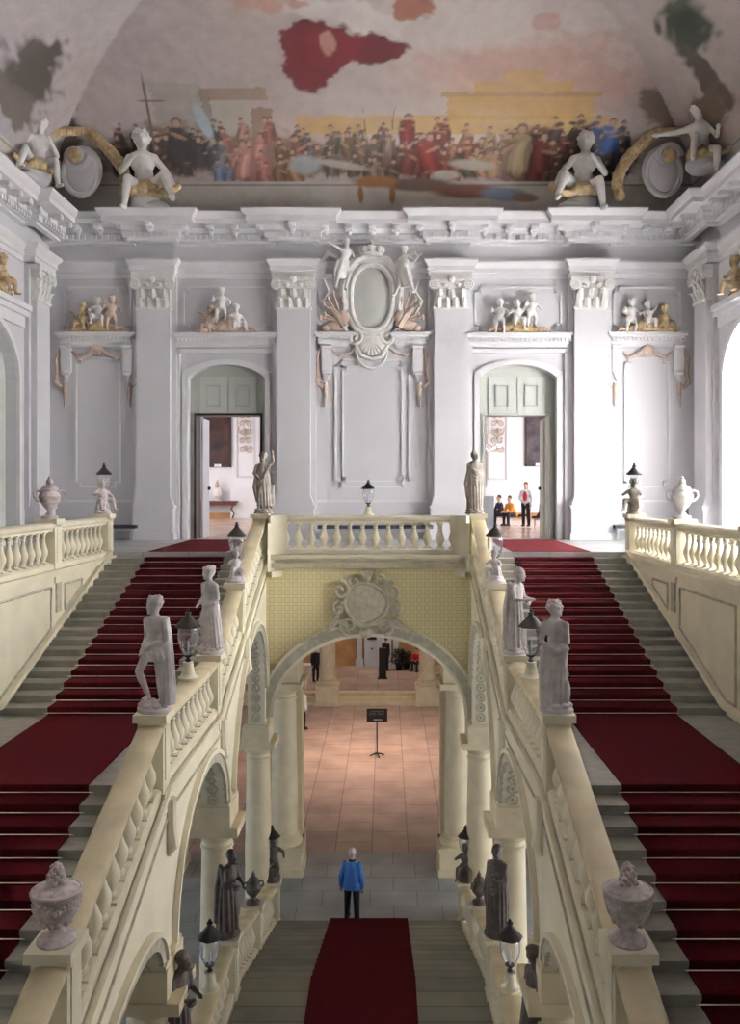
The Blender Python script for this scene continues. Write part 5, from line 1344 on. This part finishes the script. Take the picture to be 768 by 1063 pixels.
# far entrance door with pale pilasters
d=struct('door_3',MB().box(-.78,.72,48.45,48.6,.46,4.2),'doorwhite')
MB().box(-.62,-.1,48.42,48.45,1.95,3.6).build('door_pane','black',d); MB().ell((-.36,48.4,1.45),(.06,.04,.05)).build('door_handle','black',d)
MB().box(-.05,.02,48.4,48.45,.46,4.2).build('door_post','white',d)
for x,lb in((-1.05,'flat pale pilaster left of the far white door'),(.98,'flat pale pilaster right of the far white door'),(-3.45,'flat pale pilaster behind the left far column')):
    t=thing('pilaster',lb,'pilaster',(x,48.4,.46)); MB().box(x-.15,x+.15,48.4,48.6,.8,8.3).build('shaft','doorwhite',t,smooth=None); MB().box(x-.22,x+.22,48.33,48.6,.46,.85).build('base','doorwhite',t,smooth=None)
def shrub(label,loc,n,r,seed,hgt):
    t=thing('potted_shrub',label,'plant',loc)
    MB().lathe([(.16,0),(.22,.3),(.24,.32),(.24,.36),(.2,.36)],(0,0,0),14).build('pot','black',t,world=False)
    rr=random.Random(seed); mb=MB()
    for i in range(n):
        a=rr.uniform(0,2*PI); z=.35+rr.random()*hgt; q=r*math.sqrt(rr.random())*(1-.5*(z-.35)/hgt); c=V((q*math.cos(a),q*math.sin(a),z)); d=V((rr.uniform(-1,1),rr.uniform(-1,1),rr.uniform(-.2,1))).normalized()*.12; u=d.cross(V((0,0,1))).normalized()*.035
        mb.add([c-d*.5,c+u,c+d,c-u],[(0,1,2,3)])
    mb.build('foliage','leaf',t,world=False,smooth=None)
shrub('dark leafy potted shrub beside the black clad person',(1.15,47.6,.46),500,.55,4,.75)
shrub('dark leafy potted shrub next to the red clad person',(1.55,47.9,.46),420,.5,9,.55)
# paintings, console table, mantel clock, sconces in the white hall
def picture(label,x,z0,z1,w,mt_,y=45.15):
    t=thing('painting',label,'painting',(x,y,z0))
    mb=MB()
    for a,b,c_,d_ in((x-w/2,x+w/2,z0,z0+.1),(x-w/2,x+w/2,z1-.1,z1),(x-w/2,x-w/2+.1,z0,z1),(x+w/2-.1,x+w/2,z0,z1)): mb.box(a,b,y-.06,y+.04,c_,d_)
    mb.build('picture_frame','frame',t); MB().box(x-w/2+.1,x+w/2-.1,y-.02,y+.04,z0+.1,z1-.1).build('canvas',mt_,t)
    MB().box(x-.15,x+.2,y-.08,y-.06,z0+.02,z0+.16).build('name_plate','whitecloth',t)
picture('dark full length portrait seen through the left doorway',-8.35,11.5,14.35,1.45,'portrait')
picture('dark painting seen through the right doorway',8.35,11.55,14.2,1.4,'portrait2')
t=thing('console_table','carved mahogany console table under the left portrait','table',(-8.3,44.8,GZ))
MB().box(-9.3,-7.2,44.5,45.15,GZ+.82,GZ+.9).build('tabletop','redwood',t); MB().box(-9.2,-7.3,44.55,45.1,GZ+.68,GZ+.82).build('apron','redwood',t)
for x in(-9.1,-7.45):
    for y in(44.62,45.0): MB().tube([(x,y,GZ+.7),(x-.08,y-.03,GZ+.5),(x+.06,y,GZ+.25),(x-.02,y-.04,GZ+.02)],[.06,.05,.035,.05],7).build('leg','redwood',t)
t=thing('mantel_clock','pale sculpted mantel clock on the console table','clock',(-8.3,44.8,GZ+.9))
mb=MB().lathe([(.22,0),(.2,.1),(.1,.16),(.12,.25)],(-8.3,44.8,GZ+.9),12); mb.build('base','urn',t)
MB().lathe([(.2,.25),(.24,.4),(.2,.6),(.1,.68)],(-8.3,44.8,GZ+.9),14).build('case','stucco',t); MB().lathe([(.05,.66),(.11,.75),(.08,.95),(.02,1.1)],(-8.3,44.8,GZ+.9),10).build('finial','rose',t)
def stuccopanel(label,x,y,w,z0,z1):
    t=thing('wall_ornament',label,'relief',(x,y,z0))
    mb=MB(); framexz(mb,[(x-w/2,z0),(x+w/2,z0),(x+w/2,z1),(x-w/2,z1)],y,.05,.05); mb.build('panel_frame','wall',t)
    mb=MB(); rr=random.Random(5); z=z1-.2
    while z>z0+1.2:
        for s_ in(-1,1):
            scroll(mb,(x+s_*w*.18,y-.05,z),.17,1.3,s_*rr.choice((-1,1)),.03,rr.random()*6,n=16)
        mb.ell((x,y-.05,z+.12),(.08,.05,.1),8,5); z-=.45
    mb.build('stucco_scrolls','rose',t)
    for z in(z0+.55*(z1-z0),z0+.88*(z1-z0)):
        mb=MB()
        for s_ in(-1,0,1): mb.tube([(x,y-.08,z-.25),(x+s_*.25,y-.25,z-.15),(x+s_*.3,y-.28,z+.1)],.025,6); mb.lathe([(.05,0),(.02,.03),(.02,.15)],(x+s_*.3,y-.28,z+.1),8)
        mb.build('sconce','gilt',t)
stuccopanel('ornate stucco wall panel with sconces left of the inner hall, in left doorway',-6.85,44.93,.9,11.0,15.3)
stuccopanel('ornate stucco wall panel with sconces through the right doorway',6.2,44.93,.95,10.9,15.3)
t=thing('pilaster','broad white pedestal pier by the hall ornament, left doorway','pilaster',(-6.85,45.1,GZ)); MB().box(-7.6,-6.1,44.8,45.19,GZ,GZ+1.6).build('base','white',t); MB().box(-7.45,-6.2,44.95,45.19,GZ+1.6,16).build('shaft','white',t)
t=thing('pilaster','broad white pedestal pier by the hall ornament, right doorway','pilaster',(6.2,45.1,GZ)); MB().box(5.5,6.95,44.8,45.19,GZ,GZ+1.6).build('base','white',t); MB().box(5.65,6.8,44.95,45.19,GZ+1.6,16).build('shaft','white',t)
t=thing('door_curtain','narrow ochre hanging at the left of the right doorway view','curtain',(5.05,44.6,GZ)); mb=MB()
drape(mb,[(5.05,44.6,GZ+.02,.24,.1,1),(5.05,44.6,GZ+2,.2,.1,1),(5.05,44.6,GZ+3.7,.2,.1,1)],9,.08,twist=.1); mb.build('cloth','orange',t)
# chandelier
t=thing('chandelier','crystal chandelier hanging in the white hall behind the right doorway','chandelier',(4.2,33.0,12.2))
c_=(4.2,33.0,12.2)
MB().tube([(c_[0],c_[1],12.3),(c_[0],c_[1],16.0)],.02,6).build('chain','gilt',t)
MB().lathe([(.02,-.5),(.12,-.4),(.06,-.2),(.14,0),(.05,.3),(.1,.6),(.03,.8)],c_,12).build('stem','marble',t)
for i in range(8):
    a=2*PI*i/8; u=V((math.cos(a),math.sin(a),0)); C0=V(c_)
    m_=MB().tube([C0+u*.08+V((0,0,-.1)),C0+u*.35+V((0,0,-.25)),C0+u*.62+V((0,0,.0))],.018,6); m_.lathe([(.06,0),(.02,.03),(.018,.16)],tuple(C0+u*.62),8); ar=m_.build('arm','marble',t)
    m_=MB()
    for k in range(5): m_.ell(tuple(C0+u*(.2+.1*k)+V((0,0,-.35+.04*k))),(.03,.03,.06),6,5)
    m_.build('crystal_drops','glass',ar)
# ================================================================ LIGHT
W=bpy.data.worlds.new('sky'); S.world=W; W.use_nodes=True
bg=W.node_tree.nodes['Background']; bg.inputs[0].default_value=(.98,.985,1,1); bg.inputs[1].default_value=1.25
def area(name,loc,rot,sx,sy,pw,col=(1,1,1),spread=PI):
    l=bpy.data.lights.new(name,'AREA'); l.shape='RECTANGLE'; l.size=sx; l.size_y=sy; l.energy=pw; l.color=col; l.spread=spread
    o=bpy.data.objects.new(name,l); COL.objects.link(o); o.location=loc; o.rotation_euler=rot; return o
for a,b,z0,zs,ri in win:
    area('window_daylight',(XW+1.3,(a+b)/2,12),(0,PI/2,0),5,4.2,LR*(1 if a>18 else .3),(1,.985,.97))
area('hall_window_daylight',(10.5,37,11.5),(0,PI/2,0),4,13,LH,(1,.98,1))
area('hall_window_daylight',(-10.5,37,11.5),(0,-PI/2,0),4,13,LH*.5,(1,.98,1))
area('entrance_window_daylight',(13.8,16,3),(0,PI/2,0),3.5,16,LG,(.95,.95,1))
area('entrance_window_daylight',(-13.8,16,3),(0,-PI/2,0),3.5,16,LG*.35,(.7,.82,1))
area('entrance_hall_lamp',(0,34,8.1),(0,0,0),5,5,LV,(1,.72,.55),1.6)
area('entrance_hall_lamp',(0,46,8.0),(0,0,0),12,3,LV*.9,(1,.86,.72))
area('rear_fill_light',(0,-.9,14.5),(math.radians(-90),0,0),9,5,LF,(.96,.97,1))  # added fill light behind the camera; the front wall has no window
# ================================================================ CAMERA
cd=bpy.data.cameras.new('camera'); co=bpy.data.objects.new('camera',cd); COL.objects.link(co); S.camera=co
co.location=(.395,0,10.4); co.rotation_euler=(PI/2,0,0); cd.sensor_width=36; cd.lens=900*36/1063; cd.shift_x=-.01505; cd.shift_y=-.02305; cd.clip_end=200; cd.clip_start=.1
vs_=S.view_settings; vs_.view_transform='Standard'; vs_.look='None'; vs_.gamma=1; vs_.exposure=EXPO
try: vs_.use_curve_mapping=False
except Exception: pass
